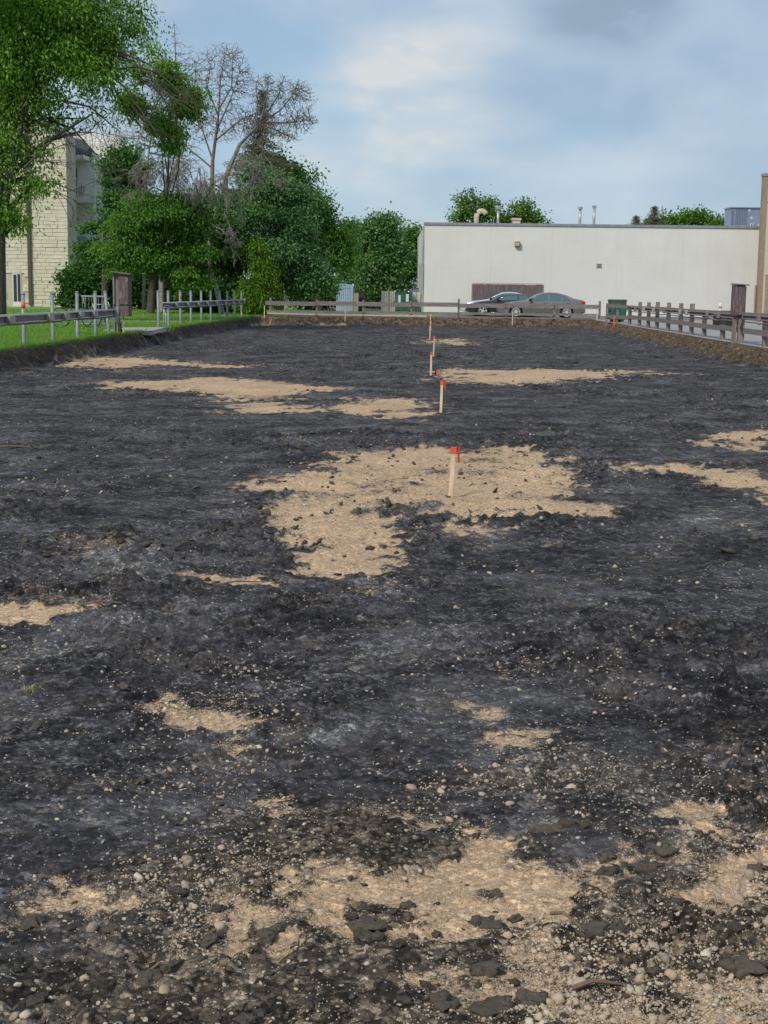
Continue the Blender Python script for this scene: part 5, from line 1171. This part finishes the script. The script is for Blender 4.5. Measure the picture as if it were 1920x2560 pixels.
def leaves(name, blobs, ncl, per, llen, lwid, sig, m, parent, org, droop=.6, seed=0, shell=.45, tips=None, tipper=0, flat=.7, tier=False, sub_=True):
    rg = np.random.default_rng(seed); C = []
    if ncl and sub_:        # break every lobe into uneven boughs
        kids = []
        for b in blobs:
            m_ = 4 + int(rg.integers(0, 5))
            for q in range(m_):
                dv = rg.normal(size=3); dv /= np.linalg.norm(dv); rr_ = rg.uniform(.35, .95); k_ = rg.uniform(.28, .52)
                kids.append((b[0] + dv[0] * b[3] * rr_, b[1] + dv[1] * b[4] * rr_, b[2] + dv[2] * b[5] * rr_, b[3] * k_ * 1.15, b[4] * k_ * 1.15, b[5] * k_ * .85, (b[6] if len(b) > 6 else 1) * 2.0))
        blobs = [tuple(b[:6]) + ((b[6] if len(b) > 6 else 1) * .22,) for b in blobs] + kids
    ws = np.array([b[3] * b[4] * b[5] * (b[6] if len(b) > 6 else 1) for b in blobs]); ws = ws ** .72; ws /= ws.sum()
    pick = rg.choice(len(blobs), ncl, p=ws); B = np.array([b[:6] for b in blobs])
    dirs = rg.normal(size=(ncl, 3)); dirs /= np.linalg.norm(dirs, axis=1, keepdims=True); rad = rg.random(ncl) ** shell
    lump = 1 + .22 * np.sin(dirs[:, 0] * 5 + pick * 1.7) * np.sin(dirs[:, 2] * 6 + pick * 2.3) + rg.normal(0, .07, ncl)
    cen = B[pick, :3] + dirs * (rad * lump)[:, None] * B[pick, 3:6]
    cenk = np.where(cen[:, 2] > OUT + .15)[0]; cen = cen[cenk]
    csz = rg.uniform(.6, 1.3, len(cen)) * sig
    if tips is not None and len(tips):
        T = np.array(tips); cen = np.concatenate([cen, np.repeat(T, tipper, 0)]); csz = np.concatenate([csz, np.full(len(T) * tipper, sig * .6)])
    nC = len(cen); btint = rg.random(len(blobs)) * .35
    ctint = rg.random(nC) * .40; npk = len(ctint) if not ncl else 0
    if ncl: keep = cenk; ctint[:len(keep)] += btint[pick[keep]]
    k = np.repeat(np.arange(nC), per); N = len(k)
    off = rg.normal(size=(N, 3)) * csz[k][:, None]; off[:, 2] *= flat
    pos = cen[k] + off
    if tier: pos[:, 2] -= .35 * np.hypot(off[:, 0], off[:, 1])
    L = llen * rg.uniform(.6, 1.3, N); Wd = lwid * rg.uniform(.7, 1.3, N)
    outd = off / (np.linalg.norm(off, axis=1, keepdims=True) + 1e-6)
    d = outd * .6 + rg.normal(size=(N, 3)) * .6; d[:, 2] -= droop; d /= np.linalg.norm(d, axis=1, keepdims=True)
    s_ = np.cross(d, rg.normal(size=(N, 3)) + np.array([0, 0, 1.2])); s_ /= np.linalg.norm(s_, axis=1, keepdims=True) + 1e-9
    a = pos; bq = pos + d * (L * .45)[:, None]; e = pos + d * L[:, None]
    V = np.stack([a, bq + s_ * Wd[:, None], e, bq - s_ * Wd[:, None]], 1).reshape(-1, 3)
    V[:, 2] = np.maximum(V[:, 2], OUT + .02)
    tint = np.clip(ctint[k] + rg.random(N) * .35, 0, 1)
    return npmesh(name, V, np.arange(4 * N).reshape(-1, 4), m, parent, False, tint=np.repeat(tint, 4), org=org)
def bl(px, py, rxp, rzp, D, depth=None, w_=1.0):
    c = Q(px, py, D); s = D / FOC; dep = depth if depth else rxp * s * .8
    return (c.x, c.y, c.z, rxp * s, dep, rzp * s, w_)
def PT(px, py, D): return Q(px, py, D)
def trunk(tb, pts, radii):
    for i in range(len(pts) - 1):
        a, b_ = Vector(pts[i]), Vector(pts[i + 1])
        for k in range(3):
            t0, t1 = k / 3, (k + 1) / 3
            tb.seg(a.lerp(b_, t0), a.lerp(b_, t1), radii[i] + (radii[i + 1] - radii[i]) * t0, radii[i] + (radii[i + 1] - radii[i]) * t1)
L_ash = leafmat('ash_leaves', (.05, .13, .018), (.20, .38, .045), (.26, .40, .04))
L_mid = leafmat('mid_green_leaves', (.040, .12, .020), (.13, .28, .04), (.17, .28, .03))
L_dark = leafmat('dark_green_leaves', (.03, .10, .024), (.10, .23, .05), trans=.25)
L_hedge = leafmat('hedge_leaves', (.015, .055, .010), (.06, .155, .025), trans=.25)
L_blue = leafmat('blue_green_leaves', (.045, .125, .042), (.16, .30, .10), trans=.25)
L_vine = leafmat('yellow_green_leaves', (.06, .14, .008), (.15, .28, .018))
L_maple = leafmat('maple_leaves', (.05, .14, .035), (.16, .30, .09), trans=.3)
L_spruce = leafmat('brown_green_needles', (.085, .09, .045), (.20, .19, .10), trans=.1)
L_dry = leafmat('dry_leaves', (.10, .10, .04), (.20, .18, .08), trans=.2)
def tree(name, lab, basepx, D, pts, radii, blobs, ncl, per, llen, lwid, sig, lm, bark='bark', seed=1, limbs=8, grp=None, cat='tree', shell=.45, droop=.6, flat=.7, extra=None, twig=True, tier=False, z0=OUT):
    base = PT(*basepx, D); base.z = z0; base.y = D
    t_ = thing(name, lab, cat, tuple(base), grp); O = tuple(base); rr = random.Random(seed)
    tb = TB()
    if pts:
        P_ = [base] + [PT(*q[:2], q[2] if len(q) > 2 else D) for q in pts]; P_[0] = Vector((base.x, base.y, z0 - .1)); trunk(tb, P_, radii)
        for k in range(limbs):
            i = rr.randint(1, len(P_) - 1); b_ = blobs[rr.randrange(len(blobs))]; tgt = Vector(b_[:3]) + Vector((rr.uniform(-.6, .6) * b_[3], rr.uniform(-.6, .6) * b_[4], rr.uniform(-.5, .6) * b_[5]))
            st_ = P_[i]; mid = st_.lerp(tgt, .5) + Vector((rr.gauss(0, .2), rr.gauss(0, .2), .3)); r0 = radii[min(i, len(radii) - 1)] * .55
            tb.seg(st_, mid, r0, r0 * .6); tb.seg(mid, tgt, r0 * .6, r0 * .25)
            if twig: grow(tb, mid, (tgt - mid), (tgt - mid).length * .8, r0 * .4, 2, rr, .7, 0)
        if extra: extra(tb, rr)
        tb.mesh('trunk', mt[bark], t_, O, 7)
    leaves('crown', blobs, ncl, per, llen, lwid, sig, lm, t_, O, droop, seed, shell, flat=flat, tier=tier)
    return t_
# big ash at the left edge
D = 58
def t1x(tb, rr):
    for a_, b_ in (((250, 120), (420, 235)), ((230, 150), (390, 330)), ((200, 120), (330, 300)), ((240, 180), (450, 200)), ((150, 250), (300, 330)), ((120, 300), (240, 385)), ((60, 420), (200, 330)), ((60, 470), (190, 480)), ((280, 120), (470, 250))):
        p0, p1 = PT(*a_, D + rr.uniform(-1, 1)), PT(*b_, D + rr.uniform(-1, 1)); mid = p0.lerp(p1, .5) + Vector((0, 0, .35)); tb.seg(p0, mid, .05, .035); tb.seg(mid, p1, .035, .02)
        for k in range(3): grow(tb, p0.lerp(p1, rr.random()), p1 - p0 + Vector((0, 0, -.5)), 1.6, .02, 2, rr, .5, -.06)
tree('ash_tree', 'big leafy ash tree filling the top left corner', (-8, 800), D, [(-6, 600), (-6, 470), (0, 330), (30, 150), (60, -40)], [.42, .33, .24, .16, .11, .07],
     [bl(80, 60, 190, 150, D), bl(200, 70, 130, 100, D), bl(280, 50, 70, 80, D), bl(180, 190, 120, 90, D), bl(60, 230, 110, 110, D), bl(250, 200, 55, 65, D, w_=.7), bl(30, 360, 60, 80, D, w_=2.5), bl(-10, 480, 50, 110, D, w_=2.5), bl(85, 465, 45, 45, D, w_=1.6), bl(35, 545, 38, 40, D, w_=2), bl(100, 385, 22, 18, D, w_=3), bl(60, -120, 300, 130, D), bl(335, 80, 42, 55, D, w_=.5), bl(370, 60, 14, 26, D, w_=.6), bl(330, 25, 30, 40, D), bl(20, 260, 60, 90, D), bl(130, 120, 160, 120, D), bl(385, 130, 16, 18, D), bl(230, 290, 45, 25, D, w_=.4), bl(105, 370, 25, 22, D, w_=.6), bl(20, 430, 35, 30, D)],
     1700, 46, .17, .038, .36, L_ash, seed=3, limbs=20, droop=.9, extra=t1x)
# ash foliage hanging over the bare trees
D = 66
tree('ash_tree', 'slender leafy ash between the corner tree and the bare trees', (398, 800), 88, [(402, 700, 86), (408, 560, 84), (420, 440, 78), (425, 300, 66)], [.14, .12, .10, .06, .03],
     [bl(440, 205, 50, 40, D), bl(470, 260, 42, 34, D), bl(405, 300, 40, 34, D), bl(425, 345, 34, 34, D), bl(330, 260, 45, 45, D), bl(350, 190, 40, 30, D, w_=.5), bl(500, 285, 16, 14, D), bl(375, 130, 28, 30, D, w_=.4)],
     270, 46, .18, .040, .26, L_ash, seed=5, limbs=5, droop=.9, twig=False)
# darker tree in front of the apartment balconies
D = 92
tree('maple_tree', 'dark green maple tree in front of the apartment balconies', (262, 770), D, [(262, 640), (268, 480)], [.22, .18, .1],
     [bl(298, 410, 34, 28, D), bl(292, 445, 36, 22, D), bl(320, 460, 55, 50, D), bl(300, 505, 42, 20, D), bl(244, 565, 30, 9, D, w_=1.4), bl(335, 420, 50, 45, D), bl(340, 520, 60, 50, D), bl(215, 572, 22, 5, D, w_=1.5), bl(262, 625, 55, 26, D), bl(295, 375, 20, 14, D, w_=.7)],
     520, 44, .19, .075, .36, L_dark, seed=8, droop=.3, flat=.4)
# ash with the visible trunk behind the metal posts
D = 80
tree('ash_tree', 'broad ash tree whose forked trunk stands on the lawn behind the far metal posts', (376, 778), D, [(382, 700), (388, 640), (398, 560), (410, 480)], [.25, .2, .16, .12, .08],
     [bl(400, 545, 105, 50, D), bl(330, 560, 70, 40, D), bl(470, 560, 58, 38, D), bl(300, 620, 58, 30, D), bl(480, 620, 55, 25, D), bl(400, 620, 90, 35, D), bl(310, 670, 48, 20, D), bl(470, 680, 50, 26, D), bl(430, 500, 75, 35, D), bl(350, 500, 50, 30, D), bl(370, 655, 60, 20, D), bl(495, 700, 25, 10, D)],
     1150, 44, .20, .045, .36, L_mid, seed=9, limbs=16, droop=.8, flat=.4, tier=True)
# hedge and shrubs under the trees
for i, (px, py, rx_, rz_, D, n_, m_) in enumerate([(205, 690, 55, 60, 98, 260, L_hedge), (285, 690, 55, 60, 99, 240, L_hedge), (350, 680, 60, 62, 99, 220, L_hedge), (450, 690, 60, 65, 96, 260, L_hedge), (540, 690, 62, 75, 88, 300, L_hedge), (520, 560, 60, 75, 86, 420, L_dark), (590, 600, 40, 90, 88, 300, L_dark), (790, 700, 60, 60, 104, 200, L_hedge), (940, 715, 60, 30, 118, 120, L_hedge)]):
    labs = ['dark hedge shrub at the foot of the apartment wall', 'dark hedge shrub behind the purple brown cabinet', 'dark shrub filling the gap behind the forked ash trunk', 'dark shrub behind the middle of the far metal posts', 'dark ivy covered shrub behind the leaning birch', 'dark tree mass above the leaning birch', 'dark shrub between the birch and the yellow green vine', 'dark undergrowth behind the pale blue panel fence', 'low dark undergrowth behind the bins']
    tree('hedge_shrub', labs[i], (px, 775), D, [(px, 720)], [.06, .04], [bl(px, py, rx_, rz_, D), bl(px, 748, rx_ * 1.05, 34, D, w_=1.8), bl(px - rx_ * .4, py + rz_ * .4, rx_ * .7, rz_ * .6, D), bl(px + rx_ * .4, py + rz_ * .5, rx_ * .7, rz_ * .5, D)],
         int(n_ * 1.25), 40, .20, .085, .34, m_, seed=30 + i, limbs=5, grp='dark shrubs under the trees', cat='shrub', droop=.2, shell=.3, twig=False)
# leaning birch stem
D = 84; t_ = thing('birch_tree', 'white leaning birch stem showing against the dark shrubs', 'tree', (PT(545, 790, D).x, D, OUT)); tb = TB()
P_ = [PT(556, 790, D), PT(540, 716, D), PT(529, 690, D), PT(522, 648, D), PT(524, 560, D), PT(530, 500, D)]; P_[0].z = OUT - .1; trunk(tb, P_, [.17, .15, .14, .12, .10, .06]); tb.mesh('trunk', mt['bark_birch'], t_, tuple(t_.location), 9)
leaves('crown', [bl(540, 540, 50, 60, D, w_=.5)], 60, 40, .18, .07, .3, L_dark, t_, tuple(t_.location), seed=44)
# bare trees
def colonize(tb, root_pts, blobs, N, seed, rmin=.0080, bias=.40, expo=.40, zig=.015):
    """twig network: points scattered in the crown, each joined to the nearest twig nearer the stem"""
    rg = np.random.default_rng(seed); B = np.array([b[:6] for b in blobs]); w_ = np.array([b[6] for b in blobs]) * (B[:, 3] * B[:, 4] * B[:, 5]) ** .7; w_ /= w_.sum()
    pk = rg.choice(len(B), N, p=w_); dv = rg.normal(size=(N, 3)); dv /= np.linalg.norm(dv, axis=1, keepdims=True)
    pts = B[pk, :3] + dv * (rg.random(N) ** .42)[:, None] * B[pk, 3:6]
    R0 = np.array([tuple(p) for p in root_pts]); base = R0[-1]
    key = np.min(np.linalg.norm(pts[:, None] - R0[None], axis=2), axis=1); pts = pts[np.argsort(key)]
    P = np.zeros((N + len(R0), 3)); P[:len(R0)] = R0; path = np.zeros(N + len(R0)); par = np.full(N + len(R0), -1); n = len(R0)
    for p in pts:
        d = np.linalg.norm(P[:n] - p, axis=1); j = int(np.argmin(d + bias * path[:n])); P[n] = p + rg.normal(0, zig, 3); par[n] = j; path[n] = path[j] + d[j]; n += 1
    cnt = np.ones(n)
    for i in range(n - 1, len(R0) - 1, -1): cnt[par[i]] += cnt[i]
    rad = rmin * cnt ** expo
    for i in range(len(R0), n):
        j = par[i]
        if j < 0: continue
        a_, b_ = P[j], P[i]; L = np.linalg.norm(b_ - a_); mid = (a_ + b_) / 2 + rg.normal(0, .05 * L, 3) + np.array([0, 0, -.04 * L])
        r0 = min(rad[i] * 1.15, .09); tb.seg(tuple(a_), tuple(mid), r0, rad[i]); tb.seg(tuple(mid), tuple(b_), rad[i], rad[i] * .8)
    return P[len(R0):n][cnt[len(R0):n] == 1]
def bare2(name, lab, basepx, D, pts, radii, blobs, N, seed, leafy=0, bark='bark_grey', leaders=()):
    base = PT(*basepx, D); base = Vector((base.x, D, OUT)); t_ = thing(name, lab, 'tree', tuple(base), 'bare and half dead trees'); tb = TB()
    P_ = [Vector((base.x, D, OUT - .1))] + [PT(*q, D) for q in pts]; trunk(tb, P_, radii)
    root = []
    for a_, b_ in zip(P_[2:-1], P_[3:]):
        for k in range(4): root.append(a_.lerp(b_, k / 4))
    root.append(P_[-1])
    rr = random.Random(seed)
    for ld in leaders:
        q = [PT(*p_, D) + Vector((0, rr.uniform(-.5, .5) * k, 0)) for k, p_ in enumerate(ld)]
        for k in range(len(q) - 1):
            f0, f1 = k / (len(q) - 1), (k + 1) / (len(q) - 1)
            for s in range(3):
                a_, b_ = q[k].lerp(q[k + 1], s / 3), q[k].lerp(q[k + 1], (s + 1) / 3); r_a = .065 * (1 - .75 * (f0 + (f1 - f0) * s / 3)); tb.seg(a_, b_, r_a, r_a * .9); root.append(a_)
        root.append(q[-1])
    tips = colonize(tb, root, blobs, N, seed)
    tb.mesh('trunk', mt[bark], t_, tuple(base), 3)
    if leafy:
        rg = np.random.default_rng(seed); T = tips[rg.random(len(tips)) < leafy]
        leaves('crown', [(0, 0, -50, .1, .1, .1)], 0, 2, .12, .03, .10, L_dry, t_, tuple(base), seed=seed, tips=T, tipper=1)
bare2('bare_tree', 'tall leafless tree with many fine upright branches', (548, 785), 93, [(542, 600), (530, 470), (532, 400), (544, 310), (548, 260)], [.26, .22, .17, .13, .09, .06],
     [bl(560, 180, 75, 75, 93), bl(590, 210, 60, 60, 93), bl(500, 210, 60, 80, 93), bl(540, 300, 110, 60, 93), bl(620, 300, 60, 40, 93), bl(470, 330, 50, 40, 93), bl(575, 140, 40, 35, 93)], 4200, 201, .03, leaders=[[(532, 400), (505, 320), (490, 230), (495, 160)], [(540, 330), (575, 250), (600, 180)], [(548, 260), (552, 190), (560, 130)], [(546, 290), (520, 220), (528, 150)], [(540, 350), (600, 300), (640, 285)], [(530, 420), (470, 370), (440, 330)], [(548, 270), (580, 220), (585, 150)]])
bare2('bare_tree', 'leaning leafless tree reaching right over the spruce with sparse small leaves', (575, 785), 90, [(562, 560), (565, 440), (600, 360), (640, 318), (655, 305)], [.24, .2, .16, .12, .08, .06],
     [bl(690, 230, 60, 45, 90), bl(740, 250, 50, 50, 90), bl(750, 300, 45, 35, 90), bl(700, 310, 60, 30, 90), bl(660, 230, 40, 50, 90), bl(720, 340, 40, 20, 90), bl(775, 300, 22, 14, 90), bl(755, 225, 25, 25, 90)], 3200, 202, .20, leaders=[[(650, 308), (700, 275), (735, 235), (750, 205)], [(655, 305), (720, 305), (775, 300)], [(650, 308), (668, 250), (672, 190)], [(652, 306), (695, 240), (710, 190)], [(650, 310), (690, 325), (735, 345)], [(640, 318), (645, 260), (640, 205)]])
bare2('bare_tree', 'thin leafless top rising behind the corner ash', (445, 785), 96, [(445, 500), (442, 300), (440, 160), (436, 60)], [.14, .1, .07, .05, .015],
     [bl(440, 150, 22, 80, 96), bl(436, 90, 12, 50, 96), bl(470, 170, 40, 60, 96), bl(410, 200, 40, 60, 96), bl(440, 280, 60, 60, 96), bl(380, 280, 60, 50, 96)], 1300, 203)
bare2('bare_tree', 'small leafless tree behind the slender ash', (360, 785), 95, [(362, 600), (365, 460), (372, 380), (380, 330)], [.14, .12, .1, .07, .04],
     [bl(340, 330, 70, 50, 95), bl(420, 370, 60, 50, 95), bl(290, 350, 50, 30, 95), bl(380, 270, 50, 50, 95), bl(470, 400, 50, 40, 95)], 1500, 204, bark='bark_dead')
def bare(name, lab, basepx, D, pts, radii, starts, seed, bark='bark_grey', sp=.55, fwd=0):
    base = PT(*basepx, D); base = Vector((base.x, D, OUT)); t_ = thing(name, lab, 'tree', tuple(base), 'bare and half dead trees'); rr = random.Random(seed); tb = TB()
    P_ = [Vector((base.x, D, OUT - .1))] + [PT(*q, D) for q in pts]; trunk(tb, P_, radii)
    for (px, py, tx, ty, r, lvl, up) in starts:
        Df = D - (fwd if up < 0 else 0); a = PT(px, py, Df); b_ = PT(tx, ty, Df) + Vector((0, rr.uniform(-1.2, 1.2), 0)); dv = b_ - a
        grow(tb, a, dv, dv.length * .8, r, lvl, rr, sp, up, (4, 6), .13, .52, .009)
    tb.mesh('trunk', mt[bark], t_, tuple(base), 3)
    return t_
def spray(tb_starts, n, cx, cy, r, seed, up=-.12):
    rr = random.Random(seed); s = []
    for k in range(n):
        a = rr.uniform(0, 6.28); s.append((cx + rr.gauss(0, r * .15), cy + rr.gauss(0, r * .12), cx + math.cos(a) * r * rr.uniform(.6, 1.1), cy + math.sin(a) * r * .7 * rr.uniform(.5, 1) + r * .1, .03, 3, up))
    return s
bare('dead_tree', 'dead tree with a pale forked trunk and a mop of drooping twigs', (405, 790), 86, [(405, 600), (405, 500), (425, 440), (445, 400), (420, 340), (400, 280)], [.20, .18, .16, .14, .1, .06, .03],
     spray(None, 15, 400, 405, 95, 7) + spray(None, 9, 490, 420, 85, 8), 103, bark='bark_dead', sp=.6, fwd=7)
bare('dead_tree', 'dead tangle of brown drooping branches over the blue green tree', (560, 790), 87, [(560, 600), (555, 500), (560, 440)], [.16, .14, .12, .06],
     spray(None, 9, 550, 450, 85, 9, -.15) + spray(None, 9, 615, 430, 75, 10, -.1) + spray(None, 8, 650, 400, 70, 13, -.06) + [(560, 530, 600, 600, .03, 3, -.1), (540, 560, 600, 620, .03, 3, -.05), (530, 560, 590, 590, .03, 3, -.06)], 104, bark='bark_dead', sp=.6, fwd=8)
# spruce
def conifer(lab, apex, basey, D, halfw, lm, ntier, seed, bark='bark_grey', per=26, basepy=None, grp='spruce trees'):
    rr = np.random.default_rng(seed); a = PT(*apex, D); b_ = PT(apex[0], basey, D); zb = b_.z; H = a.z - zb; hw_ = halfw * D / FOC
    t_ = thing('spruce_tree', lab, 'tree', (a.x, D, OUT), grp); tb = TB(); tb.seg((a.x, D, OUT - .1), (a.x, D, a.z), .16, .02)
    C = []; 
    for k in range(ntier):
        f = (k + .5) / ntier; z = a.z - f * H; rad = hw_ * f ** .85 * rr.uniform(.75, 1.12); nb_ = 9
        for j in range(nb_):
            an = rr.uniform(0, 6.28); r_ = rad * rr.uniform(.7, 1.1); e = np.array([a.x + math.cos(an) * r_, D + math.sin(an) * r_, z - r_ * .22 + .05]); tb.seg((a.x, D, z), tuple(e), .02, .006)
            for s in np.linspace(.25, 1, max(2, int(r_ / .22))): C.append((a.x + math.cos(an) * r_ * s, D + math.sin(an) * r_ * s, z - r_ * .22 * s))
    tb.mesh('trunk', mt[bark], t_, (a.x, D, OUT), 5)
    leaves('crown', [(0, 0, -50, .1, .1, .1)], 0, per, .15, .02, .16, lm, t_, (a.x, D, OUT), seed=seed, tips=C, tipper=1, flat=.55, droop=.3)
conifer('tall thinning spruce rising behind the leaning bare tree', (656, 226), 520, 93, 125, L_spruce, 28, 61, per=20, grp='spruce trees')
# blue green tree and its neighbours
D = 83
tree('blue_green_tree', 'large blue green tree right of the dead branches', (700, 775), D, [(700, 690), (690, 560), (680, 480)], [.24, .2, .14, .08],
     [bl(690, 480, 75, 42, D), bl(650, 540, 80, 60, D), bl(740, 540, 60, 60, D), bl(700, 610, 95, 60, D), bl(760, 660, 60, 50, D), bl(720, 700, 70, 50, D), bl(590, 520, 60, 50, D), bl(620, 610, 45, 45, D), bl(640, 430, 50, 20, D), bl(785, 720, 50, 30, D)],
     1150, 44, .20, .05, .34, L_blue, seed=12, limbs=18, droop=.4)
D = 96
tree('leafy_tree', 'bright green tree sloping down to the right behind the blue green tree', (800, 775), D, [(790, 640), (770, 520)], [.26, .2, .12],
     [bl(700, 425, 45, 34, D), bl(740, 460, 45, 38, D), bl(790, 520, 50, 45, D), bl(825, 590, 40, 45, D), bl(840, 650, 40, 45, D), bl(780, 600, 60, 70, D), bl(660, 400, 35, 20, D, w_=.7), bl(815, 530, 35, 25, D), bl(835, 620, 38, 50, D)],
     560, 42, .22, .06, .38, L_mid, seed=13, limbs=14, droop=.4)
D = 79.6
tree('vine_shrub', 'tall yellow green vine covered shrub at the left end of the fence', (640, 782), D, [(640, 720), (645, 650)], [.1, .08, .04],
     [bl(648, 650, 22, 40, D), bl(655, 690, 32, 45, D), bl(650, 735, 45, 42, D), bl(620, 740, 28, 38, D), bl(668, 720, 24, 40, D), bl(640, 618, 9, 16, D, w_=2), bl(605, 745, 25, 30, D, w_=.6)],
     380, 42, .15, .045, .20, L_vine, seed=14, limbs=8, droop=1.0, shell=.3, flat=1.3, cat='shrub')
for i, (px, D, bs, n_, m_, lab) in enumerate([
    (880, 118, [(880, 600, 30, 50), (885, 670, 35, 55), (872, 575, 14, 26)], 240, L_maple, 'maple with a narrow top nearest the bright green tree'),
    (945, 112, [(935, 600, 32, 45), (965, 575, 26, 34), (950, 640, 60, 45), (940, 690, 62, 40), (925, 560, 10, 20), (970, 550, 12, 16), (985, 640, 40, 50), (945, 720, 60, 22)], 520, L_maple, 'rounded twin topped maple behind the black and tan bins'),
    (1020, 122, [(1010, 610, 34, 40), (1035, 600, 26, 28), (1030, 660, 40, 55), (1045, 640, 30, 60), (1005, 690, 45, 35)], 380, L_mid, 'yellowish green tree at the left corner of the white building')]):
    tree('maple_tree', lab, (px, 772), D, [(px, 700), (px, 620)], [.25, .2, .1], [bl(a, b_, c, e, D) for a, b_, c, e in bs], n_, 42, .24, .085, .40, m_, seed=70 + i, limbs=12, grp='distant trees beyond the bins', droop=.3)
D = 126
tree('leafy_tree', 'loose crowned tree showing above the left part of the white building', (1200, 790), D, [(1200, 640), (1195, 540)], [.3, .24, .12],
     [bl(1160, 500, 26, 18, D), bl(1175, 530, 36, 20, D), bl(1220, 505, 26, 14, D), bl(1225, 535, 34, 20, D), bl(1150, 545, 24, 14, D), bl(1175, 482, 10, 7, D), bl(1200, 520, 30, 25, D), bl(1190, 580, 60, 30, D), bl(1258, 548, 30, 12, D)],
     180, 26, .24, .09, .34, L_mid, seed=15, limbs=14, droop=.4)
tree('leafy_tree', 'smaller loose tree above the white building between the vent box and chimney pipes', (1310, 790), D, [(1310, 640), (1308, 550)], [.26, .2, .1],
     [bl(1285, 535, 26, 20, D), bl(1318, 515, 16, 13, D), bl(1325, 540, 28, 16, D), bl(1345, 548, 22, 9, D), bl(1290, 512, 9, 7, D), bl(1310, 580, 50, 25, D), bl(1365, 555, 12, 5, D), bl(1272, 550, 22, 10, D)],
     140, 26, .24, .09, .32, L_mid, seed=16, limbs=12, droop=.4)
D = 130
tree('leafy_tree', 'wide dark round crown behind the roof left of the air conditioner', (1720, 790), D, [(1720, 640), (1715, 560)], [.3, .24, .12],
     [bl(1665, 552, 36, 18, D), bl(1705, 545, 36, 22, D), bl(1750, 545, 36, 20, D), bl(1790, 555, 34, 16, D), bl(1730, 575, 90, 22, D), bl(1635, 562, 20, 10, D), bl(1815, 560, 18, 12, D)],
     260, 32, .26, .09, .36, L_mid, seed=17, limbs=10, droop=.4)
conifer('larger of two spruce tips above the white roof', (1637, 516), 600, 128, 62, L_spruce, 14, 63, per=18)
conifer('smaller of two spruce tips above the white roof', (1591, 540), 600, 128, 50, L_spruce, 11, 64, per=16)
print('tris', sum(len(o.data.polygons) for o in bpy.data.objects if o.type == 'MESH'))
